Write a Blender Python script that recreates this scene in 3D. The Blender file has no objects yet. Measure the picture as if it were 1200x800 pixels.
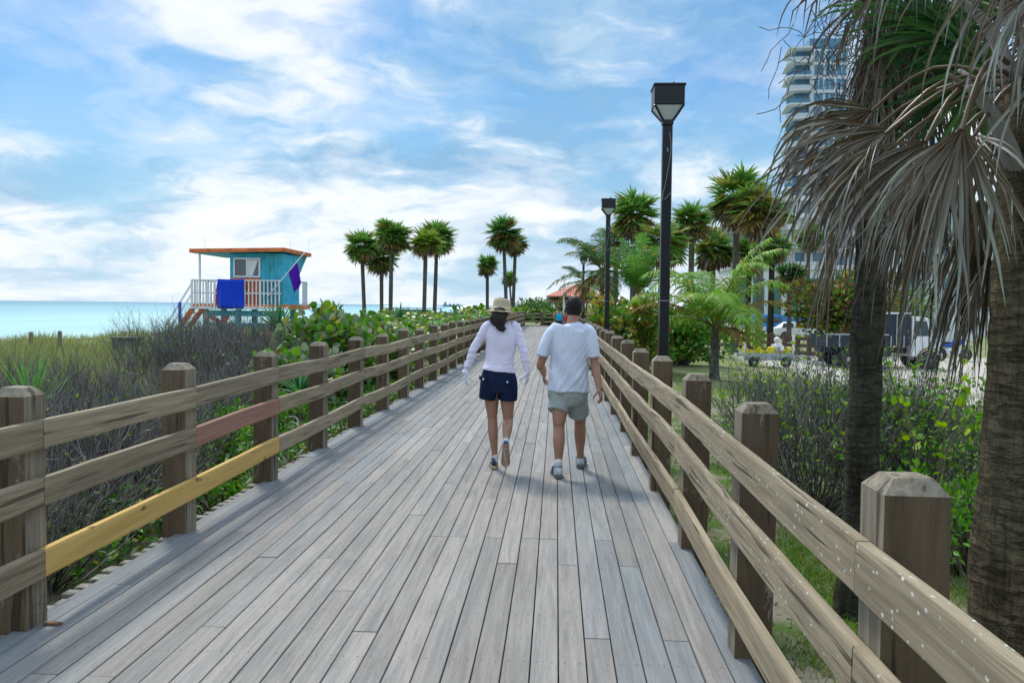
import bpy, math, random
import numpy as np
from mathutils import Vector, Matrix, Euler, noise as mnoise
R_ = random.Random(7); NR = np.random.default_rng(11)
SC = bpy.context.scene
COL = SC.collection
# ------------------------------------------------------------------ camera
CAMZ = 1.65
YAW, PITCH, ROLL = math.radians(2.95), math.radians(2.4), math.radians(0.6)
cam_rot = Matrix.Rotation(YAW, 3, 'Z') @ Matrix.Rotation(math.radians(90)-PITCH, 3, 'X') @ Matrix.Rotation(ROLL, 3, 'Z')
cd = bpy.data.cameras.new('camera'); cam = bpy.data.objects.new('camera', cd); COL.objects.link(cam)
cam.matrix_world = Matrix.Translation((0, 0, CAMZ)) @ cam_rot.to_4x4()
cd.sensor_width = 36; cd.lens = 30; cd.clip_start = .05; cd.clip_end = 60000
SC.camera = cam
def P(px, py, Y):
    """world point seen at photo pixel (px,py) at distance Y along the boardwalk"""
    v = cam_rot @ Vector(((px-600)/1000, -(py-400)/1000, -1))
    return Vector((0, 0, CAMZ)) + v*(Y/v.y)
def V3(*a): return Vector(a)
# ------------------------------------------------------------------ node helper
class NT:
    def __init__(s, tree): s.t = tree; s.l = tree.links
    def n(s, typ, ins=None, out=0, **props):
        nd = s.t.nodes.new(typ)
        for k, v in props.items(): setattr(nd, k, v)
        for k, v in (ins or {}).items():
            sk = nd.inputs[k]
            if isinstance(v, bpy.types.NodeSocket): s.l.new(v, sk)
            else: sk.default_value = v
        nd_out = nd.outputs
        return nd if out is None else nd_out[out]
    def math(s, op, a, b=0.0, c=0.0, clamp=False):
        return s.n('ShaderNodeMath', {0: a, 1: b, 2: c}, operation=op, use_clamp=clamp)
    def vmath(s, op, a, b=(0, 0, 0), out=0): return s.n('ShaderNodeVectorMath', {0: a, 1: b}, out=out, operation=op)
    def mix(s, f, a, b, blend='MIX'):
        nd = s.t.nodes.new('ShaderNodeMix'); nd.data_type = 'RGBA'; nd.blend_type = blend
        for k, v in ((0, f), (6, a), (7, b)):
            if isinstance(v, bpy.types.NodeSocket): s.l.new(v, nd.inputs[k])
            else: nd.inputs[k].default_value = (tuple(v)+(1,))[:4] if k else v
        return nd.outputs[2]
    def ramp(s, f, stops, interp='LINEAR'):
        nd = s.t.nodes.new('ShaderNodeValToRGB'); s.l.new(f, nd.inputs[0]); cr = nd.color_ramp; cr.interpolation = interp
        while len(cr.elements) < len(stops): cr.elements.new(.5)
        for e, (p, c) in zip(cr.elements, stops):
            e.position = p; e.color = (c, c, c, 1) if isinstance(c, (int, float)) else tuple(c)+(1,)
        return nd.outputs[0]
    def map(s, vec, scale=(1, 1, 1), loc=(0, 0, 0)): return s.n('ShaderNodeMapping', {'Vector': vec, 'Scale': scale, 'Location': loc})
    def noise(s, vec, scale=5., detail=4., rough=.55, dist=0., out=0):
        return s.n('ShaderNodeTexNoise', {'Vector': vec, 'Scale': scale, 'Detail': detail, 'Roughness': rough, 'Distortion': dist}, out=out)
    def obj(s): return s.n('ShaderNodeTexCoord', out=3)
    def attr(s, name): return s.n('ShaderNodeAttribute', attribute_name=name)
    def bump(s, h, strength=.3, dist=.01): return s.n('ShaderNodeBump', {'Height': h, 'Strength': strength, 'Distance': dist})
MATS = {}
def newmat(name):
    m = bpy.data.materials.new(name); m.use_nodes = True; m.node_tree.nodes.clear(); MATS[name] = m
    return m, NT(m.node_tree)
def finish(m, nt, color, rough=.7, normal=None, metallic=0., translucent=0., spec=.4, transmission=0., alpha=None, sheen=0.):
    ins = {'Base Color': color if isinstance(color, bpy.types.NodeSocket) else tuple(color)+(1,), 'Roughness': rough, 'Metallic': metallic, 'Specular IOR Level': spec}
    if normal is not None: ins['Normal'] = normal
    if transmission: ins['Transmission Weight'] = transmission
    if sheen: ins['Sheen Weight'] = sheen
    sh = nt.n('ShaderNodeBsdfPrincipled', ins)
    if translucent:
        tr = nt.n('ShaderNodeBsdfTranslucent', {'Color': ins['Base Color']})
        sh = nt.n('ShaderNodeMixShader', {0: translucent, 1: sh, 2: tr})
    o = nt.t.nodes.new('ShaderNodeOutputMaterial'); nt.l.new(sh, o.inputs[0])
    return m
def plain(name, col, rough=.6, metallic=0., var=.12, scale=3., bump=.0, spec=.4):
    """painted / plastic / metal surface with slight dirt variation"""
    m, nt = newmat(name); oc = nt.obj()
    f = nt.noise(oc, scale, 5., .65)
    c = nt.mix(nt.ramp(f, [(.35, 0.), (.7, 1.)]), tuple(x*(1-var) for x in col), tuple(min(1, x*(1+var*.6)) for x in col))
    nrm = nt.bump(nt.noise(oc, scale*12, 3.), bump, .01) if bump else None
    return finish(m, nt, c, rough, nrm, metallic, spec=spec)
def wood(name, a, b, stretch=(38, 1.3, 38), rough=.8, spots=0., bumpk=.5, vary=.25, knots=False, chips=None, crackk=.8):
    m, nt = newmat(name); oc = nt.obj(); rnd = nt.n('ShaderNodeObjectInfo', out=5)
    off = nt.n('ShaderNodeCombineXYZ', {0: nt.math('MULTIPLY', rnd, 31.), 1: nt.math('MULTIPLY', rnd, 17.), 2: nt.math('MULTIPLY', rnd, 7.)})
    oc2 = nt.vmath('ADD', oc, off)
    g = nt.noise(nt.map(oc2, stretch), 1., 6., .7, .6)
    g2 = nt.noise(nt.map(oc2, tuple(x*.22 for x in stretch)), 1., 3., .5, 1.)
    big = nt.noise(oc2, 1.7, 4., .6)
    c = nt.mix(nt.ramp(g, [(.36, 0.), (.62, 1.)]), a, b)
    c = nt.mix(nt.math('MULTIPLY', nt.ramp(g2, [(.36, 1.), (.56, 0.)]), .22), c, tuple(x*.55 for x in a))
    c = nt.mix(nt.math('MULTIPLY', nt.ramp(big, [(.3, 0.), (.7, 1.)]), .45), c, tuple((x+y)*.5*k for x, y, k in zip(a, b, (.8, .84, .9))))
    val = nt.math('ADD', nt.math('MULTIPLY', rnd, vary), 1-vary*.5)
    c = nt.n('ShaderNodeHueSaturation', {'Value': val, 'Color': c, 'Saturation': 1., 'Hue': .5, 'Fac': 1.})
    if spots:
        vo = nt.n('ShaderNodeTexVoronoi', {'Vector': nt.map(oc2, (1, .6, 1)), 'Scale': 38., 'Randomness': 1.}, out=0)
        sp = nt.ramp(vo, [(0., 1.), (.16, 1.), (.24, 0.)])
        gate = nt.ramp(nt.noise(oc2, 22., 3.), [(.50, 0.), (.54, 1.)])
        c = nt.mix(nt.math('MULTIPLY', nt.math('MULTIPLY', sp, gate), spots), c, (.62, .62, .58))
    if knots:
        vk = nt.n('ShaderNodeTexVoronoi', {'Vector': nt.map(oc2, (1, .45, 1)), 'Scale': 7., 'Randomness': 1.}, out=0)
        c = nt.mix(nt.ramp(vk, [(0., .9), (.07, .8), (.14, 0.)]), c, (.15, .075, .03))
    if chips:
        cn = nt.noise(nt.map(oc2, (5, 5, 2.2)), 2.2, 8., .7)
        c = nt.mix(nt.ramp(cn, [(.62, 0.), (.65, .85)]), c, chips)
        c = nt.mix(nt.ramp(nt.noise(oc2, 40., 4., .7), [(.60, 0.), (.72, .5)]), c, tuple(x*.5 for x in a))
    crack = nt.ramp(nt.noise(nt.map(oc2, tuple(x*.8 for x in stretch)), 1., 2., .5, .3), [(.33, 0.), (.40, 1.)])
    c = nt.mix(nt.math('MULTIPLY', nt.math('SUBTRACT', 1., crack), crackk), c, tuple(x*.3 for x in a))
    h = nt.math('ADD', nt.math('MULTIPLY', g, .5), crack)
    return finish(m, nt, c, rough, nt.bump(h, bumpk, .004), spec=.25)
def leafmat(name, translucent=.35, rough=.5, spec=.4, sat=1., val=1.):
    m, nt = newmat(name); c = nt.attr('col')
    if sat != 1.: c = nt.n('ShaderNodeHueSaturation', {'Color': c, 'Saturation': sat, 'Value': val, 'Hue': .5, 'Fac': 1.})
    f = nt.noise(nt.obj(), 14., 2.)
    c = nt.mix(nt.math('MULTIPLY', f, .5), c, nt.mix(1., c, (.55, .6, .5), 'MULTIPLY'))
    return finish(m, nt, c, rough, translucent=translucent, spec=spec)
# ------------------------------------------------------------------ mesh builder
class MB:
    def __init__(s): s.v = []; s.n = 0; s.f = {}; s.c = []; s.uv = []
    def add(s, V, F, mi=0, col=(1, 1, 1), smooth=False, uv=None):
        V = np.asarray(V, float).reshape(-1, 3)
        if isinstance(F, np.ndarray): groups = {F.shape[1]: F}
        else:
            groups = {}
            for f in F: groups.setdefault(len(f), []).append(f)
        for k, a in groups.items():
            s.f.setdefault(k, []).append((np.asarray(a, int)+s.n, mi, smooth))
        c = np.asarray(col, float)
        s.c.append(np.broadcast_to(c, V.shape) if c.ndim == 1 else c)
        s.uv.append(np.zeros((len(V), 2)) if uv is None else np.asarray(uv, float))
        s.v.append(V); s.n += len(V); return s
    def mesh(s, name, off=None):
        me = bpy.data.meshes.new(name)
        V = np.concatenate(s.v) if s.v else np.zeros((0, 3))
        if off is not None: V = V - np.array(off)
        L = []; st = []; mi = []; sm = []; p = 0
        for k, lst in s.f.items():
            for a, m, q in lst:
                L.append(a.ravel()); st.append(p+np.arange(len(a))*k); mi.append(np.full(len(a), m)); sm.append(np.full(len(a), q)); p += a.size
        L = np.concatenate(L); st = np.concatenate(st)
        me.vertices.add(len(V)); me.vertices.foreach_set('co', V.ravel())
        me.loops.add(len(L)); me.loops.foreach_set('vertex_index', L.astype(np.int32))
        me.polygons.add(len(st)); me.polygons.foreach_set('loop_start', st.astype(np.int32))
        me.polygons.foreach_set('material_index', np.concatenate(mi).astype(np.int32))
        me.polygons.foreach_set('use_smooth', np.concatenate(sm).astype(bool))
        C = np.concatenate(s.c); ca = me.attributes.new('col', 'FLOAT_COLOR', 'POINT')
        ca.data.foreach_set('color', np.c_[C, np.ones(len(C))].ravel())
        if any(u.any() for u in s.uv):
            U = np.concatenate(s.uv)[L]; uvl = me.uv_layers.new(name='UVMap'); uvl.data.foreach_set('uv', U.ravel())
        me.update(calc_edges=True); me.validate()
        return me
    # ---- shapes
    def box(s, c, d, rot=None, mi=0, col=(1, 1, 1), bev=0.):
        c = np.array(c, float); h = np.array(d, float)/2
        if bev <= 0:
            V = np.array([[x, y, z] for x in (-1, 1) for y in (-1, 1) for z in (-1, 1)], float)*h
            F = np.array([[0, 1, 3, 2], [4, 6, 7, 5], [0, 4, 5, 1], [2, 3, 7, 6], [0, 2, 6, 4], [1, 5, 7, 3]])
            if rot is not None: V = V @ np.array(rot).T
            return s.add(V+c, F, mi, col)
        b = min(bev, *(h*.45)); V = []; idx = {}
        for sx in (-1, 1):
            for sy in (-1, 1):
                for sz in (-1, 1):
                    for ax in range(3):
                        p = [sx*h[0], sy*h[1], sz*h[2]]
                        for k in range(3):
                            if k != ax: p[k] -= (sx, sy, sz)[k]*b
                        idx[(sx, sy, sz, ax)] = len(V); V.append(p)
        F = []
        for ax in range(3):
            o = [k for k in range(3) if k != ax]
            for sg in (-1, 1):
                q = []
                for a, b2 in ((-1, -1), (1, -1), (1, 1), (-1, 1)):
                    t = [0, 0, 0]; t[ax] = sg; t[o[0]] = a; t[o[1]] = b2; q.append(idx[(*t, ax)])
                flip = (sg > 0) != (ax != 1)
                F.append(q[::-1] if flip else q)
        for ax in range(3):   # edges along axis ax
            o = [k for k in range(3) if k != ax]
            for a in (-1, 1):
                for b2 in (-1, 1):
                    q = []
                    for e, axx in ((-1, o[0]), (1, o[0]), (1, o[1]), (-1, o[1])):
                        t = [0, 0, 0]; t[ax] = e; t[o[0]] = a; t[o[1]] = b2; q.append(idx[(*t, axx)])
                    F.append(q)
        for sx in (-1, 1):
            for sy in (-1, 1):
                for sz in (-1, 1): F.append([idx[(sx, sy, sz, k)] for k in range(3)])
        V = np.array(V)
        # orient outward
        F2 = []
        for q in F:
            n = np.cross(V[q[1]]-V[q[0]], V[q[2]]-V[q[0]]); F2.append(q if np.dot(n, V[q].mean(0)) > 0 else q[::-1])
        if rot is not None: V = V @ np.array(rot).T
        return s.add(V+c, F2, mi, col)
    def bar(s, a, b, w, h, mi=0, col=(1, 1, 1), up=(0, 0, 1), bev=0.):
        a = Vector(a); b = Vector(b); y = (b-a).normalized(); u = Vector(up)
        if abs(y.dot(u)) > .98: u = Vector((1, 0, 0))
        x = y.cross(u).normalized(); z = x.cross(y)
        return s.box((a+b)/2, (w, (b-a).length, h), Matrix((x, y, z)).transposed(), mi, col, bev)
    def tube(s, pts, rad, n=10, mi=0, col=(1, 1, 1), hint=(1, 0, 0), sub=0, caps=True, smooth=True):
        """closed tapered tube through pts; rad entries scalar or (side, other)"""
        pts = [Vector(p) for p in pts]; rad = [r if isinstance(r, (tuple, list)) else (r, r) for r in rad]
        if sub and len(pts) > 2:
            q = []; rr = []
            for i in range(len(pts)-1):
                p0 = pts[max(i-1, 0)]; p1 = pts[i]; p2 = pts[i+1]; p3 = pts[min(i+2, len(pts)-1)]
                r0 = rad[max(i-1, 0)]; r1 = rad[i]; r2 = rad[i+1]; r3 = rad[min(i+2, len(pts)-1)]
                for k in range(sub):
                    t = k/sub; t2 = t*t; t3 = t2*t
                    cr = lambda a, b, c, d: .5*((2*b)+(c-a)*t+(2*a-5*b+4*c-d)*t2+(3*b-a-3*c+d)*t3)
                    q.append(cr(p0, p1, p2, p3)); rr.append(tuple(max(1e-4, cr(r0[j], r1[j], r2[j], r3[j])) for j in (0, 1)))
            q.append(pts[-1]); rr.append(rad[-1]); pts, rad = q, rr
        m = len(pts); V = []; hint = Vector(hint)
        tang = [(pts[min(i+1, m-1)]-pts[max(i-1, 0)]).normalized() for i in range(m)]
        rings = []
        for i in range(m):
            t = tang[i]; a = (hint-t*hint.dot(t))
            a = a.normalized() if a.length > 1e-3 else t.orthogonal().normalized()
            b = t.cross(a); rings.append((pts[i], rad[i], a, b))
        if caps:
            def cap(c, r, t, sgn):
                m_ = min(r); return [(c[0]+t*sgn*m_*.45, (r[0]*.86, r[1]*.86), c[2], c[3]), (c[0]+t*sgn*m_*.8, (r[0]*.5, r[1]*.5), c[2], c[3])]
            st = cap(rings[0], rings[0][1], tang[0], -1)[::-1]; en = cap(rings[-1], rings[-1][1], tang[-1], 1)
            rings = st+rings+en
        for c, r, a, b in rings:
            for k in range(n):
                th = 2*math.pi*k/n; V.append(c+a*(r[0]*math.cos(th))+b*(r[1]*math.sin(th)))
        m = len(rings); F = [[i*n+k, i*n+(k+1) % n, (i+1)*n+(k+1) % n, (i+1)*n+k] for i in range(m-1) for k in range(n)]
        F.append(list(range(n))[::-1]); F.append([(m-1)*n+k for k in range(n)])
        return s.add([tuple(v) for v in V], F, mi, col, smooth)
    def lathe(s, c, prof, n=24, mi=0, col=(1, 1, 1), smooth=True, squash=1., rot=None):
        V = []; c = Vector(c)
        for r, z in prof:
            for k in range(n):
                th = 2*math.pi*k/n; v = Vector((r*math.cos(th), r*math.sin(th)*squash, z))
                if rot is not None: v = rot @ v
                V.append(tuple(c+v))
        m = len(prof); F = [[i*n+k, i*n+(k+1) % n, (i+1)*n+(k+1) % n, (i+1)*n+k] for i in range(m-1) for k in range(n)]
        F.append(list(range(n))[::-1]); F.append([(m-1)*n+k for k in range(n)])
        return s.add(V, F, mi, col, smooth)
    def prism(s, poly, d, mi=0, col=(1, 1, 1)):
        """poly: list of 3D points (planar), extruded by vector d"""
        p = [Vector(q) for q in poly]; d = Vector(d); n = len(p)
        nn = (p[1]-p[0]).cross(p[2]-p[1])
        if nn.dot(d) > 0: p = p[::-1]
        V = [tuple(q) for q in p]+[tuple(q+d) for q in p]
        F = [list(range(n)), list(range(2*n-1, n-1, -1))]+[[(i+1) % n, i, n+i, n+(i+1) % n] for i in range(n)]
        return s.add(V, F, mi, col)
    def ell(s, c, r, n=16, mi=0, col=(1, 1, 1)):
        m = max(6, n//2+1); prof = [(max(1e-3, math.sin(math.pi*(i+.02)/(m-1+.04))), -math.cos(math.pi*(i+.02)/(m-1+.04))) for i in range(m)]
        V = []
        for q, z in prof:
            for k in range(n):
                th = 2*math.pi*k/n; V.append((c[0]+r[0]*q*math.cos(th), c[1]+r[1]*q*math.sin(th), c[2]+r[2]*z))
        F = [[i*n+k, i*n+(k+1) % n, (i+1)*n+(k+1) % n, (i+1)*n+k] for i in range(m-1) for k in range(n)]
        F.append(list(range(n))[::-1]); F.append([(m-1)*n+k for k in range(n)])
        return s.add(V, F, mi, col, True)
    def sticks(s, Pn, Rn, sides=3, mi=0, col=(1, 1, 1)):
        """many thin tubes at once: Pn (n,k,3), Rn (n,k)"""
        n, k, _ = Pn.shape
        T = np.gradient(Pn, axis=1); T /= np.linalg.norm(T, axis=2, keepdims=True)+1e-9
        ref = np.where(np.abs(T[..., 2:3]) > .9, np.array([1., 0, 0]), np.array([0, 0, 1.]))
        A = np.cross(T, ref); A /= np.linalg.norm(A, axis=2, keepdims=True)+1e-9; B = np.cross(T, A)
        th = np.arange(sides)*2*math.pi/sides
        V = Pn[:, :, None]+Rn[:, :, None, None]*(A[:, :, None]*np.cos(th)[None, None, :, None]+B[:, :, None]*np.sin(th)[None, None, :, None])
        base = (np.arange(n)*k*sides)[:, None, None]; i = np.arange(k-1)[None, :, None]; j = np.arange(sides)[None, None, :]
        q = np.stack([base+i*sides+j, base+i*sides+(j+1) % sides, base+(i+1)*sides+(j+1) % sides, base+(i+1)*sides+j], -1).reshape(-1, 4)
        c = np.asarray(col, float)
        if c.ndim == 2: c = np.repeat(c, k*sides, axis=0)
        return s.add(V.reshape(-1, 3), q, mi, c, True)
    def strips(s, Pn, Wn, Nn, fold=.25, mi=0, col=(1, 1, 1)):
        """many leaf strips: Pn (n,k,3) centre lines, Wn (n,k) half widths, Nn (n,3) or (n,k,3) normals"""
        n, k, _ = Pn.shape
        if Nn.ndim == 2: Nn = np.repeat(Nn[:, None], k, 1)
        T = np.gradient(Pn, axis=1); T /= np.linalg.norm(T, axis=2, keepdims=True)+1e-9
        S = np.cross(T, Nn); S /= np.linalg.norm(S, axis=2, keepdims=True)+1e-9
        Nr = np.cross(S, T)
        w = Wn[..., None]
        V = np.stack([Pn-S*w+Nr*w*fold, Pn-Nr*w*fold, Pn+S*w+Nr*w*fold], 2)
        base = (np.arange(n)*k*3)[:, None, None]; i = np.arange(k-1)[None, :, None]; j = np.arange(2)[None, None, :]
        q = np.stack([base+i*3+j, base+i*3+j+1, base+(i+1)*3+j+1, base+(i+1)*3+j], -1).reshape(-1, 4)
        c = np.asarray(col, float)
        if c.ndim == 2: c = np.repeat(c, k*3, axis=0)
        elif c.ndim == 3: c = np.repeat(c, 3, axis=1).reshape(-1, 3)
        return s.add(V.reshape(-1, 3), q, mi, c, True)
    def leaves(s, C, size, col, ratio=.5, up=.5, kind='diamond', out=None):
        """single leaves at points C (n,3); size (n,), col (n,3)"""
        n = len(C); D = NR.normal(size=(n, 3)); D /= np.linalg.norm(D, axis=1, keepdims=True)
        if out is not None: D = D*.7+out; D /= np.linalg.norm(D, axis=1, keepdims=True)
        N = NR.normal(size=(n, 3))+np.array([0, 0, up*3]); S = np.cross(D, N); S /= np.linalg.norm(S, axis=1, keepdims=True)+1e-9
        N = np.cross(S, D)
        if kind == 'diamond': T = [(-.5, 0, 0), (0, .5*ratio, .06), (.5, 0, 0), (0, -.5*ratio, .06)]
        else: T = [(-.5, 0, 0), (-.28, .42*ratio, .05), (.2, .5*ratio, .06), (.5, .12*ratio, -.02), (.5, -.12*ratio, -.02), (.2, -.5*ratio, .06), (-.28, -.42*ratio, .05)]
        T = np.array(T); k = len(T)
        V = C[:, None]+size[:, None, None]*(D[:, None]*T[None, :, 0:1]+S[:, None]*T[None, :, 1:2]+N[:, None]*T[None, :, 2:3])
        F = np.arange(n*k).reshape(n, k)
        return s.add(V.reshape(-1, 3), F, 0, np.repeat(col, k, 0), False)
def obj(name, mb, mat, parent=None, off=None, bevel=0.):
    me = mb if isinstance(mb, bpy.types.Mesh) else mb.mesh(name, off)
    for m in (mat if isinstance(mat, (list, tuple)) else [mat]): me.materials.append(m)
    o = bpy.data.objects.new(name, me); COL.objects.link(o); o.parent = parent
    if bevel:
        b = o.modifiers.new('bevel', 'BEVEL'); b.width = bevel; b.segments = 2; b.limit_method = 'ANGLE'
    return o
def tag(o, label=None, cat=None, group=None, kind=None):
    if label: o['label'] = label
    if cat: o['category'] = cat
    if group: o['group'] = group
    if kind: o['kind'] = kind
    return o
def thing(name, label, cat, loc=(0, 0, 0), rz=0., group=None):
    o = bpy.data.objects.new(name, None); COL.objects.link(o); o.location = loc; o.rotation_euler = (0, 0, rz); o.empty_display_size = .2
    return tag(o, label, cat, group)
def dup(root, loc, rz=0., label=None, scale=1.):
    r = root.copy(); COL.objects.link(r); r.location = loc; r.rotation_euler = (0, 0, rz); r.scale = (scale,)*3 if not isinstance(scale, tuple) else scale
    if label: r['label'] = label
    for ch in root.children:
        c = ch.copy(); COL.objects.link(c); c.parent = r
        for g in ch.children:
            d = g.copy(); COL.objects.link(d); d.parent = c
    return r
def sstep(a, b, x):
    t = min(1, max(0, (x-a)/(b-a))); return t*t*(3-2*t)
def vary(base, n, v=.2, hue=.06):
    b = np.array(base, float)[None]*(1+NR.uniform(-v, v, (n, 1)))*(1+NR.uniform(-hue, hue, (n, 3))); return np.clip(b, .002, 1)
def pick(cols, probs, n, v=.2, hue=.06):
    i = NR.choice(len(cols), n, p=np.array(probs)/sum(probs)); return np.clip(np.array(cols)[i]*(1+NR.uniform(-v, v, (n, 1)))*(1+NR.uniform(-hue, hue, (n, 3))), .002, 1)
# ------------------------------------------------------------------ ground height
def gz(x, y):
    z = -.38 - .52*sstep(3, 14, x) if x > -1 else -.5
    if x < -24: z -= 2.1*sstep(-24, -44, x) if False else 2.1*sstep(24, 44, -x)
    z += .06*mnoise.noise(Vector((x*.35, y*.35, 0)))
    return z
# ------------------------------------------------------------------ world: sky with procedural clouds
SUN_EL, SUN_AZ = math.radians(52), math.radians(-28)      # ahead and a little to the left (azimuth from +Y towards +X)
w = bpy.data.worlds.new('World'); SC.world = w; w.use_nodes = True; wt = NT(w.node_tree); w.node_tree.nodes.clear()
sky = wt.n('ShaderNodeTexSky', sky_type='NISHITA', sun_disc=False, sun_elevation=SUN_EL, sun_rotation=SUN_AZ, altitude=0., air_density=1.25, dust_density=.6, ozone_density=2.2)
dirv = wt.n('ShaderNodeTexCoord', out=0)
sep = wt.n('ShaderNodeSeparateXYZ', {0: dirv}, out=None)
den = wt.math('ADD', wt.math('MAXIMUM', sep.outputs[2], 0.), .27)
uvc = wt.n('ShaderNodeCombineXYZ', {0: wt.math('DIVIDE', sep.outputs[0], den), 1: wt.math('DIVIDE', sep.outputs[1], den), 2: 0.})
def lobe(px, py, k, amp):
    d = (P(px, py, 1)-Vector((0, 0, CAMZ))).normalized()
    q = wt.vmath('DOT_PRODUCT', wt.vmath('NORMALIZE', dirv), tuple(d), out=1)
    return wt.math('MULTIPLY', wt.math('POWER', wt.math('MAXIMUM', q, 0.), k), amp)
CO = (3.6, 1.3, 0)
warp = wt.vmath('MULTIPLY', wt.vmath('SUBTRACT', wt.noise(wt.map(uvc, (2.2, 2.2, 1)), 1., 3., .6, out=1), (.5, .5, .5)), (.35, .35, 0))
uvw = wt.vmath('ADD', uvc, warp)
big = wt.noise(wt.map(uvw, (1.25, 1.25, 1), CO), 1., 8., .54, .1)
med = wt.noise(wt.map(uvw, (4.2, 4.0, 1), (7.1, 2.2, 3)), 1., 8., .56, .1)
elev = sep.outputs[2]
cm = wt.math('ADD', wt.math('MULTIPLY', big, .64), wt.math('MULTIPLY', med, .36))
for args in ((270, 120, 60, .075), (400, 240, 260, .015), (60, 60, 200, -.04), (660, 160, 90, -.04), (860, 70, 60, -.05), (760, 215, 500, .04), (90, 222, 350, -.11), (20, 250, 2500, .08), (620, 215, 500, .06), (900, 0, 300, .05), (500, 40, 150, -.03), (480, 300, 250, -.02)):
    cm = wt.math('ADD', cm, lobe(*args))
cm = wt.math('ADD', cm, wt.ramp(elev, [(0., .09), (.07, .05), (.2, 0.)]))
mask = wt.ramp(cm, [(.38, .10), (.475, .42), (.53, .85), (.60, 1.)])
und = wt.math('ADD', wt.noise(wt.map(uvw, (2.3, 2.7, 1), (CO[0]+5.3, CO[1]+2.2, 2)), 1., 9., .60, .15), wt.math('ADD', lobe(680, 130, 60, .10), wt.math('ADD', lobe(90, 222, 300, .09), lobe(250, 110, 50, -.06))))
shade = wt.ramp(und, [(.42, (.95, .97, 1.0)), (.48, (.80, .88, .96)), (.545, (.47, .66, .84)), (.64, (.27, .49, .73))])
shade = wt.mix(wt.ramp(elev, [(0., .7), (.07, .3), (.16, 0.)]), shade, (.80, .88, .95))
shade = wt.mix(wt.ramp(cm, [(.56, 0.), (.66, .5)]), shade, (.95, .97, 1.))
skyc = wt.mix(1., wt.mix(1., sky, (.105, .105, .105), 'MULTIPLY'), (.42, .74, 1.0), 'MULTIPLY')
skyc = wt.mix(wt.ramp(elev, [(0., .95), (.10, .6), (.24, 0.)]), skyc, (.38, .62, .82))
hi = wt.math('ADD', 1., wt.math('MULTIPLY', wt.ramp(elev, [(.36, 0.), (.62, 1.)]), .95))  # unseen sky above the view brightened to add ambient light
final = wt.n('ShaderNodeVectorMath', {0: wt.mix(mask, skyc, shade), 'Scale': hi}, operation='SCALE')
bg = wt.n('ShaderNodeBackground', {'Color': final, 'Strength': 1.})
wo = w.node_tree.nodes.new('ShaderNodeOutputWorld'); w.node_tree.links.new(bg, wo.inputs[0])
ld = bpy.data.lights.new('sun', 'SUN'); ld.energy = 2.6; ld.angle = math.radians(10); ld.color = (1., .955, .88)
sun = bpy.data.objects.new('sun', ld); COL.objects.link(sun)
sd = Vector((math.sin(SUN_AZ)*math.cos(SUN_EL), math.cos(SUN_AZ)*math.cos(SUN_EL), math.sin(SUN_EL)))
sun.rotation_euler = sd.to_track_quat('Z', 'Y').to_euler(); sun.location = (0, 0, 30)
vs = SC.view_settings; vs.view_transform = 'Standard'; vs.look = 'None'; vs.gamma = 1; vs.use_curve_mapping = False; vs.exposure = 0.12
SC.cycles.max_bounces = 6; SC.cycles.transparent_max_bounces = 4; SC.cycles.caustics_reflective = False; SC.cycles.caustics_refractive = False

# ------------------------------------------------------------------ ground sheet
def ground_mesh():
    xs = sorted(set([-60, -56, -52, -48, -44, -40, -36, -32, -28, -26, -24, -20, -16, -12]+[round(-9+i*.5, 2) for i in range(60)]+[22, 26, 32, 40, 60, 90, 140, 250, 500, 2500]))
    ys = [-300, -60, -10]+[i*.6 for i in range(0, 60)]+list(range(37, 90, 3))+[95, 110, 140, 200, 300, 500, 1000, 3000]
    V = [(x, y, gz(x, y)) for x in xs for y in ys]; ny = len(ys)
    F = np.array([[i*ny+j, (i+1)*ny+j, (i+1)*ny+j+1, i*ny+j+1] for i in range(len(xs)-1) for j in range(ny-1)])
    return MB().add(V, F, smooth=True)
m, nt = newmat('ground'); oc = nt.obj(); sx = nt.n('ShaderNodeSeparateXYZ', {0: oc}, out=None)
n1 = nt.noise(oc, .9, 6., .6, .4); n2 = nt.noise(oc, 22., 5., .7); n3 = nt.noise(oc, 120., 3., .6)
grass = nt.mix(n2, (.035, .085, .012), (.13, .21, .035))
dirt = nt.mix(n3, (.17, .145, .105), (.36, .31, .235))
c = nt.mix(nt.ramp(n1, [(.44, 1.), (.56, 0.)]), dirt, grass)
dry = nt.mix(n3, (.19, .23, .08), (.31, .32, .13))
c = nt.mix(nt.ramp(nt.math('DIVIDE', sx.outputs[1], 40.), [(.32, 0.), (.75, .6)]), c, dry)
sand = nt.mix(n2, (.42, .38, .31), (.58, .53, .44))
# sandy parking ground on the right
rx = nt.math('SUBTRACT', sx.outputs[0], nt.math('MULTIPLY', nt.noise(oc, .25, 2.), 3.))
lot = nt.math('MULTIPLY', nt.ramp(nt.math('DIVIDE', rx, 20.), [(.33, 0.), (.38, 1.)]), nt.ramp(nt.math('DIVIDE', sx.outputs[1], 60.), [(.34, 0.), (.40, 1.), (.78, 1.), (.8, 0.)]))
c = nt.mix(lot, c, sand)
c = nt.mix(nt.ramp(nt.math('DIVIDE', sx.outputs[0], -60.), [(.36, 0.), (.46, 1.)]), c, nt.mix(n3, (.5, .45, .36), (.62, .57, .47)))
finish(m, nt, c, .95, nt.bump(nt.math('ADD', n2, n3), .6, .03), spec=.1)
obj('ground', ground_mesh(), m); tag(bpy.data.objects['ground'], kind='structure')
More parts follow.
